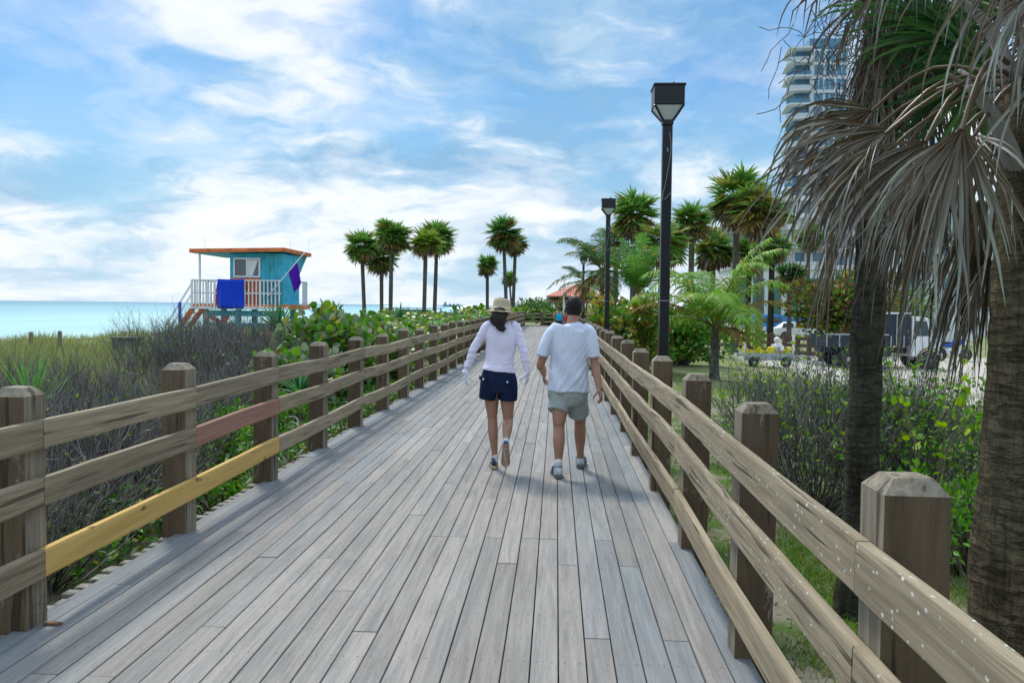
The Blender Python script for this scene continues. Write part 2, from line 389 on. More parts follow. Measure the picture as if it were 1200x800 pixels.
# ------------------------------------------------------------------ sea
m, nt = newmat('sea'); oc = nt.obj(); sx = nt.n('ShaderNodeSeparateXYZ', {0: oc}, out=None)
nn = nt.noise(nt.map(oc, (.02, .004, 1)), 1., 4.)
dd = nt.math('ADD', nt.math('DIVIDE', sx.outputs[0], -900.), nt.math('MULTIPLY', nt.math('SUBTRACT', nn, .5), .25))
c = nt.ramp(dd, [(.04, (.34, .52, .49)), (.14, (.22, .42, .43)), (.32, (.14, .33, .37)), (.85, (.08, .22, .28))])
wv = nt.noise(nt.map(oc, (.6, .25, 1)), 1., 5., .6)
finish(m, nt, c, .55, nt.bump(wv, .6, .25), spec=.25)
s_ = MB(); xs = [-52, -70, -100, -160, -300, -700, -2000, -6000, -30000]; ys = [-4000, -500, 0, 60, 120, 250, 500, 1200, 4000, 12000, 40000]
s_.add([(x, y, -2.45) for x in xs for y in ys], np.array([[i*11+j, i*11+j+1, (i+1)*11+j+1, (i+1)*11+j] for i in range(8) for j in range(10)]))
tag(obj('sea', s_, m), kind='structure')

# ------------------------------------------------------------------ boardwalk deck (27 plank rows, staggered joints)
XL, XR, YEND = -2.70, .94, 72.
m, nt = newmat('deck_wood'); oc = nt.obj(); pc = nt.attr('col'); uv = nt.n('ShaderNodeUVMap'); us = nt.n('ShaderNodeSeparateXYZ', {0: uv}, out=None)
sh = nt.n('ShaderNodeSeparateColor', {0: pc}, out=None)
shift = nt.n('ShaderNodeCombineXYZ', {0: nt.math('MULTIPLY', sh.outputs[0], 40.), 1: nt.math('MULTIPLY', sh.outputs[1], 90.), 2: 0.})
o2 = nt.vmath('ADD', oc, shift)
g = nt.noise(nt.map(o2, (48, 1.6, 1)), 1., 6., .72, .7)
g2 = nt.noise(nt.map(o2, (14, .8, 1)), 1., 3., .6, 1.4)
fine = nt.noise(nt.map(o2, (260, 14, 1)), 1., 2.)
blot = nt.noise(oc, .8, 4., .6)
tan = nt.mix(nt.ramp(g, [(.28, 0.), (.72, 1.)]), (.215, .185, .155), (.355, .32, .28))
blu = nt.mix(nt.ramp(g, [(.28, 0.), (.72, 1.)]), (.125, .135, .135), (.245, .262, .262))
c = nt.mix(nt.ramp(sh.outputs[2], [(.15, 0.), (.85, 1.)]), tan, blu)
c = nt.mix(nt.math('MULTIPLY', nt.ramp(g2, [(.36, 1.), (.58, 0.)]), .45), c, (.10, .105, .11))
c = nt.mix(nt.math('MULTIPLY', nt.ramp(blot, [(.35, 0.), (.7, 1.)]), .28), c, (.34, .325, .29))
c = nt.mix(nt.math('MULTIPLY', nt.ramp(fine, [(.3, 1.), (.5, 0.)]), .3), c, (.09, .09, .09))
bri = nt.math('ADD', nt.math('MULTIPLY', sh.outputs[0], .26), .84)
c = nt.n('ShaderNodeHueSaturation', {'Value': bri, 'Color': c, 'Fac': 1.})
# screw heads: two per joist crossing
fy = nt.math('MULTIPLY', nt.math('SUBTRACT', nt.math('FRACT', nt.math('DIVIDE', us.outputs[1], .6)), .5), .6)
fx = nt.math('MULTIPLY', nt.math('SUBTRACT', nt.math('ABSOLUTE', nt.math('SUBTRACT', us.outputs[0], .5)), .27), .128)
r2 = nt.math('SQRT', nt.math('ADD', nt.math('MULTIPLY', fx, fx), nt.math('MULTIPLY', fy, fy)))
c = nt.mix(nt.ramp(nt.math('MULTIPLY', r2, 100.), [(0., .85), (.38, .8), (.62, 0.)]), c, (.045, .04, .04))
finish(m, nt, c, .75, nt.bump(nt.math('ADD', g, nt.math('MULTIPLY', fine, .4)), .35, .003), spec=.3)
dk = MB(); NP_ = 28; pw = (XR-XL)/NP_; joists = .6
for i in range(NP_):
    x0 = XL+i*pw+.003; x1 = XL+(i+1)*pw-.003; y = -2.4+R_.choice([0, .6, 1.2, 1.8, 2.4])
    edge = min(1, abs((i+.5)/NP_-.5)*2)
    while y < YEND:
        L = R_.choice([2.4, 3., 3.6, 3.6, 4.2]) if y < 30 else R_.choice([4.2, 4.8, 6.])
        ye = min(y+L, YEND); zt = R_.uniform(-.002, .0025); ch = .003
        blue = min(1, max(0, .02+.90*edge**1.8+R_.gauss(0, .2)))
        cc = (R_.random(), R_.random(), blue)
        ya, yb = y+.0025, ye-.0025
        pr = [(x0, zt-.038), (x0, zt-ch), (x0+ch, zt), (x1-ch, zt), (x1, zt-ch), (x1, zt-.038)]
        V = [(a, yy, b) for yy in (ya, yb) for a, b in pr]
        UV = [((a-x0)/(x1-x0), yy+3) for yy in (ya, yb) for a, b in pr]
        F = [[k, k+6, (k+1) % 6+6, (k+1) % 6] for k in range(6)]+[[0, 1, 2, 3, 4, 5], [11, 10, 9, 8, 7, 6]]
        dk.add(V, F, 0, cc, uv=UV); y = ye
deck = obj('boardwalk', dk, m); tag(deck, kind='structure')
# timber frame under the planks
mw = wood('joist_wood', (.10, .085, .07), (.2, .17, .14), (3, 3, 30))
uj = MB(); y = -2.1
while y < YEND+.1: uj.box(((XL+XR)/2, y, -.115), (XR-XL-.06, .05, .15)); y += .6
for x in (XL+.3, (XL+XR)/2, XR-.3): uj.box((x, 35, -.3), (.1, 74.2, .2))
tag(obj('boardwalk_frame', uj, mw), kind='structure')
rg = MB(); y = .5
while y < 40:
    hgt = R_.uniform(-.02, .0); rg.box((XL-.03+R_.uniform(-.018, .018), y, -.05+hgt), (.10, R_.uniform(.07, .12), .085), Matrix.Rotation(R_.uniform(-.12, .12), 3, 'Z'), bev=.006); y += R_.uniform(.12, .17)
tag(obj('boardwalk_edge', rg, wood('pale_block', (.17, .15, .12), (.36, .33, .27), (20, 20, 20))), kind='structure')
# ------------------------------------------------------------------ fences
paint = wood('brown_paint', (.105, .070, .040), (.155, .107, .064), (30, 30, 2.), .6, bumpk=.4, vary=.3, spots=0., chips=(.26, .21, .16))
rawp = wood('weathered_post', (.16, .13, .09), (.34, .285, .205), (30, 30, 1.2), bumpk=.8)
railw = wood('weathered_rail', (.195, .145, .088), (.40, .325, .21), bumpk=.7, spots=.0, vary=.3)
raild = wood('weathered_rail_speckled', (.20, .152, .094), (.41, .335, .22), bumpk=.9, spots=.9, vary=.1)
raily = wood('new_pine_rail', (.56, .34, .085), (.70, .47, .16), (20, .8, 20), bumpk=.1, vary=.05, knots=True, crackk=.12)
railr = wood('reddish_rail', (.30, .145, .10), (.42, .225, .16), bumpk=.4, vary=.05, crackk=.3)
def post_mb(side, seed, h=1.20, w=.172, base=-.5):
    """square post, chamfered top; local origin on deck level at post centre; side = x sign of the deck-side raw face"""
    rr = random.Random(seed); mb = MB(); hw = w/2; zc = h-.042; ins = .036
    rings = []
    for z, q in ((base, hw), (.3, hw), (.75, hw), (zc, hw), (h, hw-ins)):
        rings.append([(sx*q+rr.uniform(-.0015, .0015), sy*q+rr.uniform(-.0015, .0015), z+rr.uniform(-.002, .002)) for sx, sy in ((-1, -1), (1, -1), (1, 1), (-1, 1))])
    V = [p for r in rings for p in r]; dark = []; raw = []
    for i in range(4):
        for k in range(4):
            q = [i*4+k, i*4+(k+1) % 4, (i+1)*4+(k+1) % 4, (i+1)*4+k]
            deckface = (k == 1 and side > 0) or (k == 3 and side < 0)
            (raw if deckface or i == 3 else dark).append(q)
    raw.append([16, 17, 18, 19])
    # material indices by splitting face lists over one shared vertex set
    mb.add(V, raw+dark, 0)
    a = mb.f[4][0][0]; mb.f[4] = [(a[:len(raw)], 0, False), (a[len(raw):], 1, False)]
    return mb
def rail_mb(pts, hgt=.142, th=.045, seed=0, wav=.006):
    """board through pts (local), slightly warped, worn edges"""
    rr = random.Random(seed); pts = [Vector(p) for p in pts]; st = []
    for i in range(len(pts)-1):
        n = 8
        for k in range(n): st.append(pts[i].lerp(pts[i+1], k/n))
    st.append(pts[-1]); V = []; sec = [(-.5, -.5), (.42, -.5), (.5, -.42), (.5, .40), (.38, .5), (-.42, .5), (-.5, .42)]
    ph = rr.uniform(0, 50)
    for p in st:
        a = mnoise.noise(Vector((ph, p.y*1.1, 0)))*wav; b = mnoise.noise(Vector((ph+9, p.y*1.4, 3)))*wav*.5
        e1 = mnoise.noise(Vector((ph+3, p.y*9, 7)))*.003; e2 = mnoise.noise(Vector((ph+5, p.y*7, 1)))*.002
        for u, v in sec:
            V.append((p.x+u*th+b, p.y, p.z+v*hgt+a+(e1 if v > 0 else e2)))
    k = len(sec); n = len(st)
    F = [[i*k+j, (i+1)*k+j, (i+1)*k+(j+1) % k, i*k+(j+1) % k] for i in range(n-1) for j in range(k)]
    F.append(list(range(k))); F.append([(n-1)*k+j for j in range(k)][::-1])
    return MB().add(V, F)
RZ = (1.045-.072, .755-.072, .39-.074)      # rail centre heights
def fence(root, side, n, first, sp, x, special=None, seed=0, topmat=None, joints=2, phase=0):
    """side=+1: deck lies at +x of the posts. first = y of post 0 in root space"""
    rr = random.Random(seed); px = []
    for i in range(n):
        dz = rr.gauss(0, .010); dx = rr.gauss(0, .007) + x; y = first+i*sp+rr.uniform(-.02, .02)+(.035 if side < 0 and i == 1 else 0)
        px.append((dx, y, dz))
        if i == 0 or i < 40 or True:
            o = obj('post', post_mb(side, seed*100+i, 1.20+rr.gauss(0, .014)), [rawp, paint], root); o.location = (dx, y, 0)
            o.rotation_euler = (rr.gauss(0, .006), rr.gauss(0, .006), rr.gauss(0, .015))
    xr = side*(.086+.024)
    for lv, z in enumerate(RZ):
        i = -phase
        while i < n-1:
            j = min(i+joints, n-1)
            if special and (lv, i) in special: j = special[(lv, i)][0]
            a = max(i, 0)
            pts = [(px[k][0]+xr, px[k][1], z+px[k][2]) for k in range(a, j+1)]
            pts[0] = (pts[0][0], pts[0][1]+.003, pts[0][2]); pts[-1] = (pts[-1][0], pts[-1][1]-.003, pts[-1][2])
            m_ = railw
            if topmat and lv in topmat and a < 5: m_ = topmat[lv]
            lab = None
            if special and (lv, i) in special: m_ = special[(lv, i)][1]; lab = special[(lv, i)][2]
            o = obj('rail', rail_mb(pts, seed=seed*77+lv*31+a), m_, root)
            if lab: o['label'] = lab
            i = j
    return px
SP = 1.815
fl = thing('boardwalk_fence', 'brown post and weathered rail fence on the sea side, with one new yellow board', 'fence', (-2.61-.0925, 0, 0))
fence(fl, 1, 38, 4.165-SP, SP, 0., {(2, 1): (3, raily, 'new yellow pine bottom rail'), (1, 1): (2, railw, None), (1, 2): (3, railr, 'reddish brown middle rail'), (0, 1): (2, railw, None), (0, 2): (3, railw, None)}, seed=3, phase=1)
fr = thing('boardwalk_fence', 'brown post and weathered rail fence beside the palms, speckled with white droppings', 'fence', (.856+.0925, 0, 0))
fence(fr, -1, 34, 4.115-2*SP, SP, 0., None, seed=5, topmat={0: raild, 1: raild, 2: railw}, phase=1)
fe = thing('boardwalk_fence', 'low timber rail fence closing off the far end of the boardwalk', 'fence', (-2.7, YEND+.2, 0), -math.pi/2)
fence(fe, -1, 6, 0., 1.5, 0., None, seed=8)
# chip of bark
p = P(62, 731, 1)
def on_deck(px, py, z=0.):
    v = cam_rot @ Vector(((px-600)/1000, -(py-400)/1000, -1)); t = (z-CAMZ)/v.z; return Vector((0, 0, CAMZ))+v*t
c = on_deck(62, 732); mb = MB(); mb.prism([(-.045, -.012, 0), (.03, -.016, 0), (.05, .004, 0), (.01, .014, 0), (-.04, .01, 0)], (0, 0, .012))
tag(obj('wood_chip', mb, plain('chip', (.20, .10, .05), .8)), 'small brown wood chip lying beside the nearest left fence post', 'wood chip').location = (c.x, c.y, .004)
# ------------------------------------------------------------------ vegetation
bark = None
def barkmat(name, a, b, ring=14., rough=.95):
    m, nt = newmat(name); oc = nt.obj()
    n = nt.noise(nt.map(oc, (16, 16, 5)), 1., 6., .75)
    r = nt.noise(nt.map(oc, (3.2, 3.2, ring)), 1.6, 6., .7, .9)
    v = nt.noise(nt.map(oc, (60, 60, 3.)), 1., 4., .65)
    big = nt.noise(oc, 1.6, 3.); cr = nt.ramp(nt.noise(nt.map(oc, (7, 7, ring*1.7)), 1.1, 3., .6, .8), [(.40, 1.), (.46, 0.)])
    c = nt.mix(nt.ramp(r, [(.40, 0.), (.58, 1.)]), a, b)
    c = nt.mix(nt.math('MULTIPLY', nt.ramp(n, [(.42, 1.), (.56, 0.)]), .6), c, tuple(x*.4 for x in a))
    c = nt.mix(nt.math('MULTIPLY', nt.ramp(v, [(.40, 1.), (.5, 0.)]), .5), c, tuple(x*.5 for x in a))
    c = nt.mix(nt.math('MULTIPLY', cr, .42), c, tuple(x*.35 for x in a))
    c = nt.mix(nt.math('MULTIPLY', nt.ramp(big, [(.4, 0.), (.65, 1.)]), .35), c, (.11, .13, .08))
    h = nt.math('SUBTRACT', nt.math('ADD', r, nt.math('ADD', nt.math('MULTIPLY', n, .7), nt.math('MULTIPLY', v, .5))), cr)
    return finish(m, nt, c, rough, nt.bump(h, .9, .03), spec=.15)
bark_s = barkmat('sabal_bark', (.085, .062, .034), (.23, .18, .105), 22.)
bark_d = barkmat('dark_bark', (.040, .034, .024), (.088, .080, .058), 16.)
bark_g = barkmat('grey_palm_bark', (.11, .10, .09), (.23, .215, .195), 5.)
leaf = leafmat('leaf', sat=1.12, val=1.3); dead = leafmat('dead_leaf', .15, .75, .2); dead_near = leafmat('dead_frond_sheen', .10, .42, .6); twig = leafmat('twig', 0., .85, .15); glossy = leafmat('glossy_leaf', .3, .38, .5, 1.1, 1.25)
frond_green = leafmat('palm_leaf', .35, .45, .45, 1.05, 1.75)
def rnorm(v): return v/(np.linalg.norm(v, axis=-1, keepdims=True)+1e-9)
def fan_data(hub, d, nrm, L, nseg=40, spread=125, droop=.6, k=7, w=.022, seed=0, ragged=.15, cup=.3, split=.4, kinks=0.):
    """centre lines of a palmate frond: pleated blade that splits into drooping tips"""
    r = np.random.default_rng(seed); d = rnorm(np.array(d, float)); n = np.array(nrm, float); n = rnorm(n-d*n.dot(d)); s = np.cross(d, n)
    a = np.radians(np.linspace(-spread, spread, nseg)+r.normal(0, 1.5, nseg))
    D = d[None]*np.cos(a)[:, None]+s[None]*np.sin(a)[:, None]+n[None]*(cup*(1-np.cos(a))[:, None]*.6)+r.normal(0, .05, (nseg, 3))
    D = rnorm(D); Ls = L*(1-.30*np.abs(a/np.radians(spread))**2)*(1+r.normal(0, ragged, nseg)).clip(.45, 1.25)
    P_ = np.zeros((nseg, k, 3)); P_[:, 0] = hub; cur = D.copy(); g = np.array([0, 0, -1.])
    dr = droop*(1+r.normal(0, .35, nseg)).clip(.2, 2.)
    kink = np.where(r.random(nseg) < kinks, r.integers(max(1, k//3), k, nseg), 99)
    for i in range(1, k):
        t = i/(k-1)
        P_[:, i] = P_[:, i-1]+cur*(Ls/(k-1))[:, None]
        cur = rnorm(cur+g*(dr*max(0, t-split*.5)**1.2*.75)[:, None]+r.normal(0, .05*t, (nseg, 3))+np.where(kink == i, 1., 0.)[:, None]*(g*.9+r.normal(0, .45, (nseg, 3))))
    t = np.linspace(0, 1, k); wp = w*np.interp(t, [0, .18, .45, .8, 1], [.35, .95, 1., .55, .06]); W = wp[None]*(Ls/L)[:, None]*np.ones((nseg, 1))
    N = rnorm(np.repeat(n[None], nseg, 0)+s[None]*r.normal(0, .35, (nseg, 1)))
    return P_, W, N
def trunk_mb(h, r0, r1, lean=(0, 0), n=14, seg=10, bulge=.25, seed=0, z0=-.2, bend=0.):
    rr = random.Random(seed); pts = []; rad = []
    for i in range(seg+1):
        t = i/seg; z = z0+(h-z0)*t
        pts.append((lean[0]*t+bend*math.sin(t*math.pi), lean[1]*t, z)); q = r0+(r1-r0)*t+r0*bulge*math.exp(-t*14)
        rad.append(q*(1+rr.uniform(-.04, .04)))
    return MB().tube(pts, rad, n)
# -- distant cabbage palms
def sabal_crown(seed, R=1.35, nf=60, nseg=19, dead_n=14, k=4, w=.05, green=(.10, .20, .04), yellow=.15, pet=.5, droop=.5):
    r = np.random.default_rng(seed); g = MB(); dd = MB(); pd_ = []; pr_ = []
    for i in range(nf+dead_n):
        isd = i >= nf; az = r.uniform(0, 2*math.pi)
        el = math.asin(r.uniform(-.78, .96)) if not isd else math.radians(r.uniform(-80, -18))
        d = np.array([math.cos(az)*math.cos(el), math.sin(az)*math.cos(el), math.sin(el)])
        hub = d*R*(pet if not isd else .42)*r.uniform(.55, 1.1)+np.array([0, 0, .1]); up = np.array([0, 0, 1.]) if abs(el) < 1.3 else np.array([1., 0, 0])
        P_, W, N = fan_data(hub, d+np.array([0, 0, -.12 if not isd else -.5]), up+r.normal(0, .2, 3), R*.56*r.uniform(.8, 1.05), nseg, 115, droop if not isd else 1.6, k, w, seed*99+i, .12)
        if isd: c = pick([(.24, .19, .13), (.16, .11, .07), (.30, .26, .2)], [4, 3, 2], nseg)
        else:
            b = green if r.random() > yellow else (.17, .17, .04); c = vary(b, nseg, .25, .1)
            if el < -.1 and r.random() < .45: c = pick([(.20, .17, .06), (.23, .15, .06)], [1, 1], nseg)
        (dd if isd else g).strips(P_, W, N, .3, 0, c)
        pd_.append(np.linspace(np.zeros(3), hub, 3)); pr_.append([.022, .016, .012])
    g.sticks(np.array(pd_[:nf]), np.array(pr_[:nf]), 3, 0, (.10, .13, .04)); dd.sticks(np.array(pd_[nf:]), np.array(pr_[nf:]), 3, 0, (.2, .14, .09))
    return g, dd
crown_protos = {}
def sabal(name, label, px, py_crown, Y, seed, group, R=1.3, base=None, trunk_r=.14, lean=(0, 0), skirt=20, **kw):
    top = P(px, py_crown, Y); b = gz(top.x-lean[0], top.y)
    if base is not None: b = base
    t = thing(name, label, 'palm tree', (top.x-lean[0], top.y-lean[1], b), 0, group)
    h = top.z-b
    obj('trunk', trunk_mb(h, trunk_r*1.1, trunk_r, lean, 9, 8, seed=seed), bark_g if kw.pop('grey', True) else bark_d, t)
    key = (seed % 4, R > 1.2, skirt, tuple(sorted(kw.items())))
    if key not in crown_protos: crown_protos[key] = [m.mesh(nm) for m, nm in zip(sabal_crown(seed, 1.3, dead_n=skirt, **kw), ('crown', 'dead_fronds'))]
    for me, nm, mt in zip(crown_protos[key], ('crown', 'dead_fronds'), (frond_green, dead)):
        o = bpy.data.objects.new(nm, me); COL.objects.link(o); o.parent = t; o.location = (lean[0], lean[1], h); o.scale = (R/1.12,)*3; o.rotation_euler = (0, 0, seed*1.7)
        if not me.materials: me.materials.append(mt)
    return t
GL = 'tall cabbage palms beyond the sea side fence'
for i, (px, py, Y, R, lab, kw) in enumerate([
    (424, 291, 70, 1.55, 'leftmost tall cabbage palm of the cluster behind the sea grape bush', {}),
    (447, 305, 72, 1.55, 'shaggy cabbage palm with brown dead fronds, low between taller palms', dict(skirt=26)),
    (459, 279, 66, 1.6, 'tallest cabbage palm of the left cluster, brownish skirt under its crown', dict(skirt=20)),
    (499, 287, 66, 1.3, 'yellow green cabbage palm crown in front of a darker palm', dict(green=(.17, .25, .04), skirt=8)),
    (512, 281, 72, 1.7, 'dark green cabbage palm just behind the yellow green one', {}),
    (571, 313, 82, 1.15, 'short cabbage palm at the left of the cluster above the straw hat', {}),
    (590, 277, 76, 1.7, 'tall full crowned cabbage palm above the straw hat', dict(green=(.06, .15, .035))),
    (604, 288, 80, 1.25, 'slim cabbage palm at the right of the cluster above the straw hat', {}),
    (597, 328, 110, 1.1, 'small far cabbage palm between two taller trunks above the straw hat', {})]):
    tr = sabal('cabbage_palm', lab, px, py, Y, i+1, GL, R, trunk_r=.155 if Y < 100 else .12, lean=(R_.uniform(-.5, .5), 0), **kw)
GRR = 'cabbage palms on the land side'
for i, (px, py, Y, R, lab, kw, b) in enumerate([
    (743, 256, 50, 1.5, 'cabbage palm rising between the two lamp posts', dict(skirt=22), None),
    (811, 264, 52, 1.35, 'cabbage palm above the young coconut, right of the near lamp post', {}, None),
    (864, 236, 46, 1.8, 'tallest land side cabbage palm with a brown skirt, left of the pair', dict(skirt=26, yellow=.3), None),
    (892, 250, 44, 1.6, 'cabbage palm with rusty brown skirt beside the tallest land side palm', dict(skirt=30, yellow=.45), None),
    (905, 292, 52, 1.2, 'short greenish cabbage palm right of the rusty skirted palm', dict(yellow=.4), None),
    (878, 302, 55, 1.3, 'shaggy low cabbage palm between two tall trunks', dict(skirt=26, yellow=.5), None),
    (926, 326, 66, 1.35, 'small cabbage palm with a dark hanging skirt in front of the green windows', dict(skirt=34, green=(.045, .10, .03)), None),
    (948, 280, 80, 1.5, 'far slim cabbage palm in front of the white hotel', {}, None)]):
    sabal('cabbage_palm', lab, px, py, Y, i+21, GRR, R, trunk_r=.17, grey=i not in (4, 5), **kw)
# -- coconut palms
def coco_frond(mb, d0, L, seed, green=(.07, .15, .03), rust=0., nl=46, droop=.75, ll=.62, org=(0, 0, 0), hang=.5):
    r = np.random.default_rng(seed); d = rnorm(np.array(d0, float)); k = 14; pts = np.zeros((k, 3)); pts[0] = org; c = d.copy(); T = [c]
    for i in range(1, k):
        pts[i] = pts[i-1]+c*L/(k-1); c = rnorm(c+np.array([0, 0, -1])*droop*.16*(i/k+.2)); T.append(c)
    T = np.array(T); mb.sticks(pts[None], np.linspace(.028, .005, k)[None], 4, 0, (.16, .17, .05) if rust < .5 else (.3, .2, .07))
    tt = np.linspace(.14, .99, nl); idx = tt*(k-1); i0 = np.floor(idx).astype(int).clip(0, k-2); f = (idx-i0)[:, None]
    C = pts[i0]*(1-f)+pts[i0+1]*f; TT = rnorm(T[i0]*(1-f)+T[i0+1]*f)
    side = rnorm(np.cross(TT, np.array([0, 0, 1.])+0*TT)); upv = np.cross(side, TT)
    for sg in (-1, 1):
        D = rnorm(side*sg+TT*.55+upv*.12+r.normal(0, .09, (nl, 3))); Ls = ll*np.interp(tt, [.1, .3, .7, 1], [.6, 1, .85, .3])*(1+r.normal(0, .07, nl))
        kk = 5; Q = np.zeros((nl, kk, 3)); Q[:, 0] = C; cur = D
        for i in range(1, kk):
            Q[:, i] = Q[:, i-1]+cur*(Ls/(kk-1))[:, None]; cur = rnorm(cur+np.array([0, 0, -1.])*hang*(.25+.2*i)*(1+r.normal(0, .3, (nl, 1))))
        W = .020*np.array([.6, 1, .9, .6, .05])[None]*np.ones((nl, 1))
        col = vary(green, nl, .22, .1)
        if rust: z = r.random(nl) < rust; col[z] = pick([(.42, .22, .05), (.34, .26, .08), (.22, .13, .06)], [1, 1, 1], nl)[z]
        mb.strips(Q, W, upv+side*sg*.3, .3, 0, col)
def coconut(label, px, py, Y, seed, trunk_r=.13, droopk=1., ll=.62, h0=None, fr=(), group=None, L=2.4, n=14, green=(.075, .16, .03), lean=(0, 0), low=-15, high=85, grey=True, azr=(0, 360)):
    top = P(px, py, Y); b = gz(top.x, top.y); t = thing('coconut_palm', label, 'palm tree', (top.x-lean[0], top.y-lean[1], b), 0, group); h = top.z-b
    obj('trunk', trunk_mb(h, trunk_r, trunk_r*.7, lean, 12, 9, 1.0, seed), bark_g if grey else bark_d, t)
    g = MB(); dd = MB(); r = random.Random(seed); O = (lean[0], lean[1], h)
    for i in range(n):
        az = math.radians(azr[0]+(azr[1]-azr[0])*(i+.5)/n+r.uniform(-14, 14)); el = math.radians(r.uniform(low, high)) if i % 3 else math.radians(r.uniform(45, high))
        coco_frond(g, (math.cos(az)*math.cos(el), math.sin(az)*math.cos(el), math.sin(el)), L*r.uniform(.8, 1.1), seed*50+i, green, .06, org=O, droop=r.uniform(.6, 1.2)*droopk, ll=ll, hang=.5*droopk)
    for (az, el, Lf, rust) in fr:
        az, el = math.radians(az), math.radians(el)
        coco_frond(dd, (math.cos(az)*math.cos(el), math.sin(az)*math.cos(el), math.sin(el)), Lf, seed*70+int(math.degrees(az)), (.26, .22, .05), rust, org=O, droop=1.0, hang=.5)
    obj('crown', g, frond_green, t)
    if fr: obj('dead_fronds', dd, dead, t)
    return t
for i, (px, py, Y, R, lab, kw) in enumerate([
    (776, 288, 42, 1.35, 'yellow green cabbage palm just left of the near lamp pole', dict(yellow=.4)),
    (836, 296, 56, 1.5, 'cabbage palm behind the young coconut palm, shaggy with brown skirt', dict(skirt=26, yellow=.3)),
    (722, 286, 58, 1.2, 'small cabbage palm right of the second lamp post', dict(green=(.08, .17, .04)))]):
    sabal('cabbage_palm', lab, px, py, Y, i+41, GRR, R, trunk_r=.16, **kw)
GC = 'coconut palms beside the land side fence'
coconut('young coconut palm with bulging grey trunk base right of the near lamp post', 838, 385, 24.7, 3, .15, L=3.0, n=15, low=22, high=74, green=(.14, .25, .035), droopk=1.45, ll=.78, group=GC,
        fr=[(170, 38, 2.6, .12), (8, 42, 2.5, .3), (-55, 10, 1.2, .5)])
coconut('grey green coconut palm with fronds arching left of the second lamp post', 706, 318, 33, 9, .12, L=2.6, n=15, low=-5, high=75, green=(.06, .12, .04), group=GC, fr=[(185, -25, 1.7, .6), (160, -40, 1.5, .7), (-70, -30, 1.3, .8)])
coconut('bright green coconut palm tuft between the two lamp posts', 748, 345, 31, 14, .1, L=2.2, n=11, low=30, high=88, group=GC, green=(.08, .19, .035), fr=[(30, 10, 1.5, .7)])
coconut('drooping dark coconut palm behind the tiled pavilion roof', 684, 331, 62, 21, .13, L=2.7, n=10, low=-20, high=22, green=(.04, .07, .03), group=GC, grey=False)
# -- leafy bushes
def bush_mb(rx, ry, rz_, n, size, cols, probs, seed=0, kind='diamond', ratio=.5, lobes=9, v=.25, lift=0., shell=.55):
    """foliage spread in uneven lobes; returns leaves and branch meshes, base at z=0"""
    r = np.random.default_rng(seed); L = MB(); S = MB(); cs = []
    for i in range(lobes):
        a = r.uniform(0, 2*math.pi); q = math.sqrt(r.uniform(0.05, 1))
        c = np.array([math.cos(a)*rx*q*.72, math.sin(a)*ry*q*.72, rz_*(lift+(1-lift)*(.30+.55*r.random()*(1-.35*q)))]); cs.append((c, r.uniform(.3, .5)))
    cs = cs+[(np.array([0, 0, rz_*(.5+lift*.3)]), .55)]
    per = np.array([q**2 for _, q in cs]); per = (per/per.sum()*n).astype(int); C = []; O = []
    for (c, q), m_ in zip(cs, per):
        d = rnorm(r.normal(size=(m_, 3))); rad = shell+(1-shell)*r.random((m_, 1))**.6; rad *= 1+.22*np.sin(d[:, :1]*7+i)*np.cos(d[:, 1:2]*6)
        C.append(c+d*rad*np.array([rx, ry, rz_*.85])*q*np.array([1., 1., .75])); O.append(d)
    C = np.concatenate(C); O = np.concatenate(O); ok = C[:, 2] > .02; C = C[ok]; O = O[ok]
    L.leaves(C, size*r.uniform(.6, 1.25, len(C)), pick(cols, probs, len(C), v), ratio, .45, kind, O+np.array([0, 0, .3]))
    nb = 26; idx = r.choice(len(C), nb*2); B = C[idx]; k = 5; tt = np.linspace(0, 1, k)[None, :, None]
    base = np.c_[r.normal(0, .10*rx, len(B)), r.normal(0, .10*ry, len(B)), np.full(len(B), -.15)]
    Pn = base[:, None]*(1-tt)+B[:, None]*tt+np.array([0, 0, .25*rz_])*np.sin(tt*math.pi)*.5+r.normal(0, .03, (len(B), k, 3))
    S.sticks(Pn, np.linspace(.03, .006, k)[None]*np.ones((len(B), 1))*max(.5, rz_/1.6), 4, 0, pick([(.13, .10, .075), (.2, .17, .14)], [1, 1], len(B)))
    return L, S
def bush(name, label, cat, loc, r3, n, size, cols, probs, seed, group=None, mat=None, **kw):
    t = thing(name, label, cat, loc, 0, group); L, S = bush_mb(*r3, n, size, cols, probs, seed, **kw)
    obj('foliage', L, mat or leaf, t); obj('branches', S, twig, t); return t
G1, G2, G3, YL, BR, RD, PG = (.08, .19, .03), (.14, .28, .04), (.045, .11, .03), (.34, .33, .05), (.24, .13, .06), (.38, .13, .06), (.22, .27, .17)
def gp(px, Y, dz=0.):
    x = P(px, 360, Y).x; return (x, Y, gz(x, Y)+dz)
GSG = 'sea grape bushes along the boardwalk'
bush('sea_grape_bush', 'large sea grape bush with pale round leaves just right of the lifeguard tower', 'bush', gp(392, 17.5), (1.15, 1.3, 2.35), 2300, .15, [G1, G2, PG, BR, YL], [5, 4, 5, 1, .6], 1, GSG, glossy, kind='round', ratio=1.)
bush('sea_grape_bush', 'sea grape bush hanging right behind the left fence, below the two left palms', 'bush', gp(440, 19), (1.0, 1.3, 2.1), 1700, .14, [G1, G2, PG, BR], [5, 5, 2.5, 1], 2, GSG, glossy, kind='round', ratio=1.)
bush('sea_grape_bush', 'low pale leaved sea grape bush in front of the lifeguard tower steps and yucca', 'bush', gp(350, 14.5), (.95, 1.0, 1.55), 1300, .14, [G1, G2, PG, BR], [3, 4, 5, 1], 3, GSG, glossy, kind='round', ratio=1.)
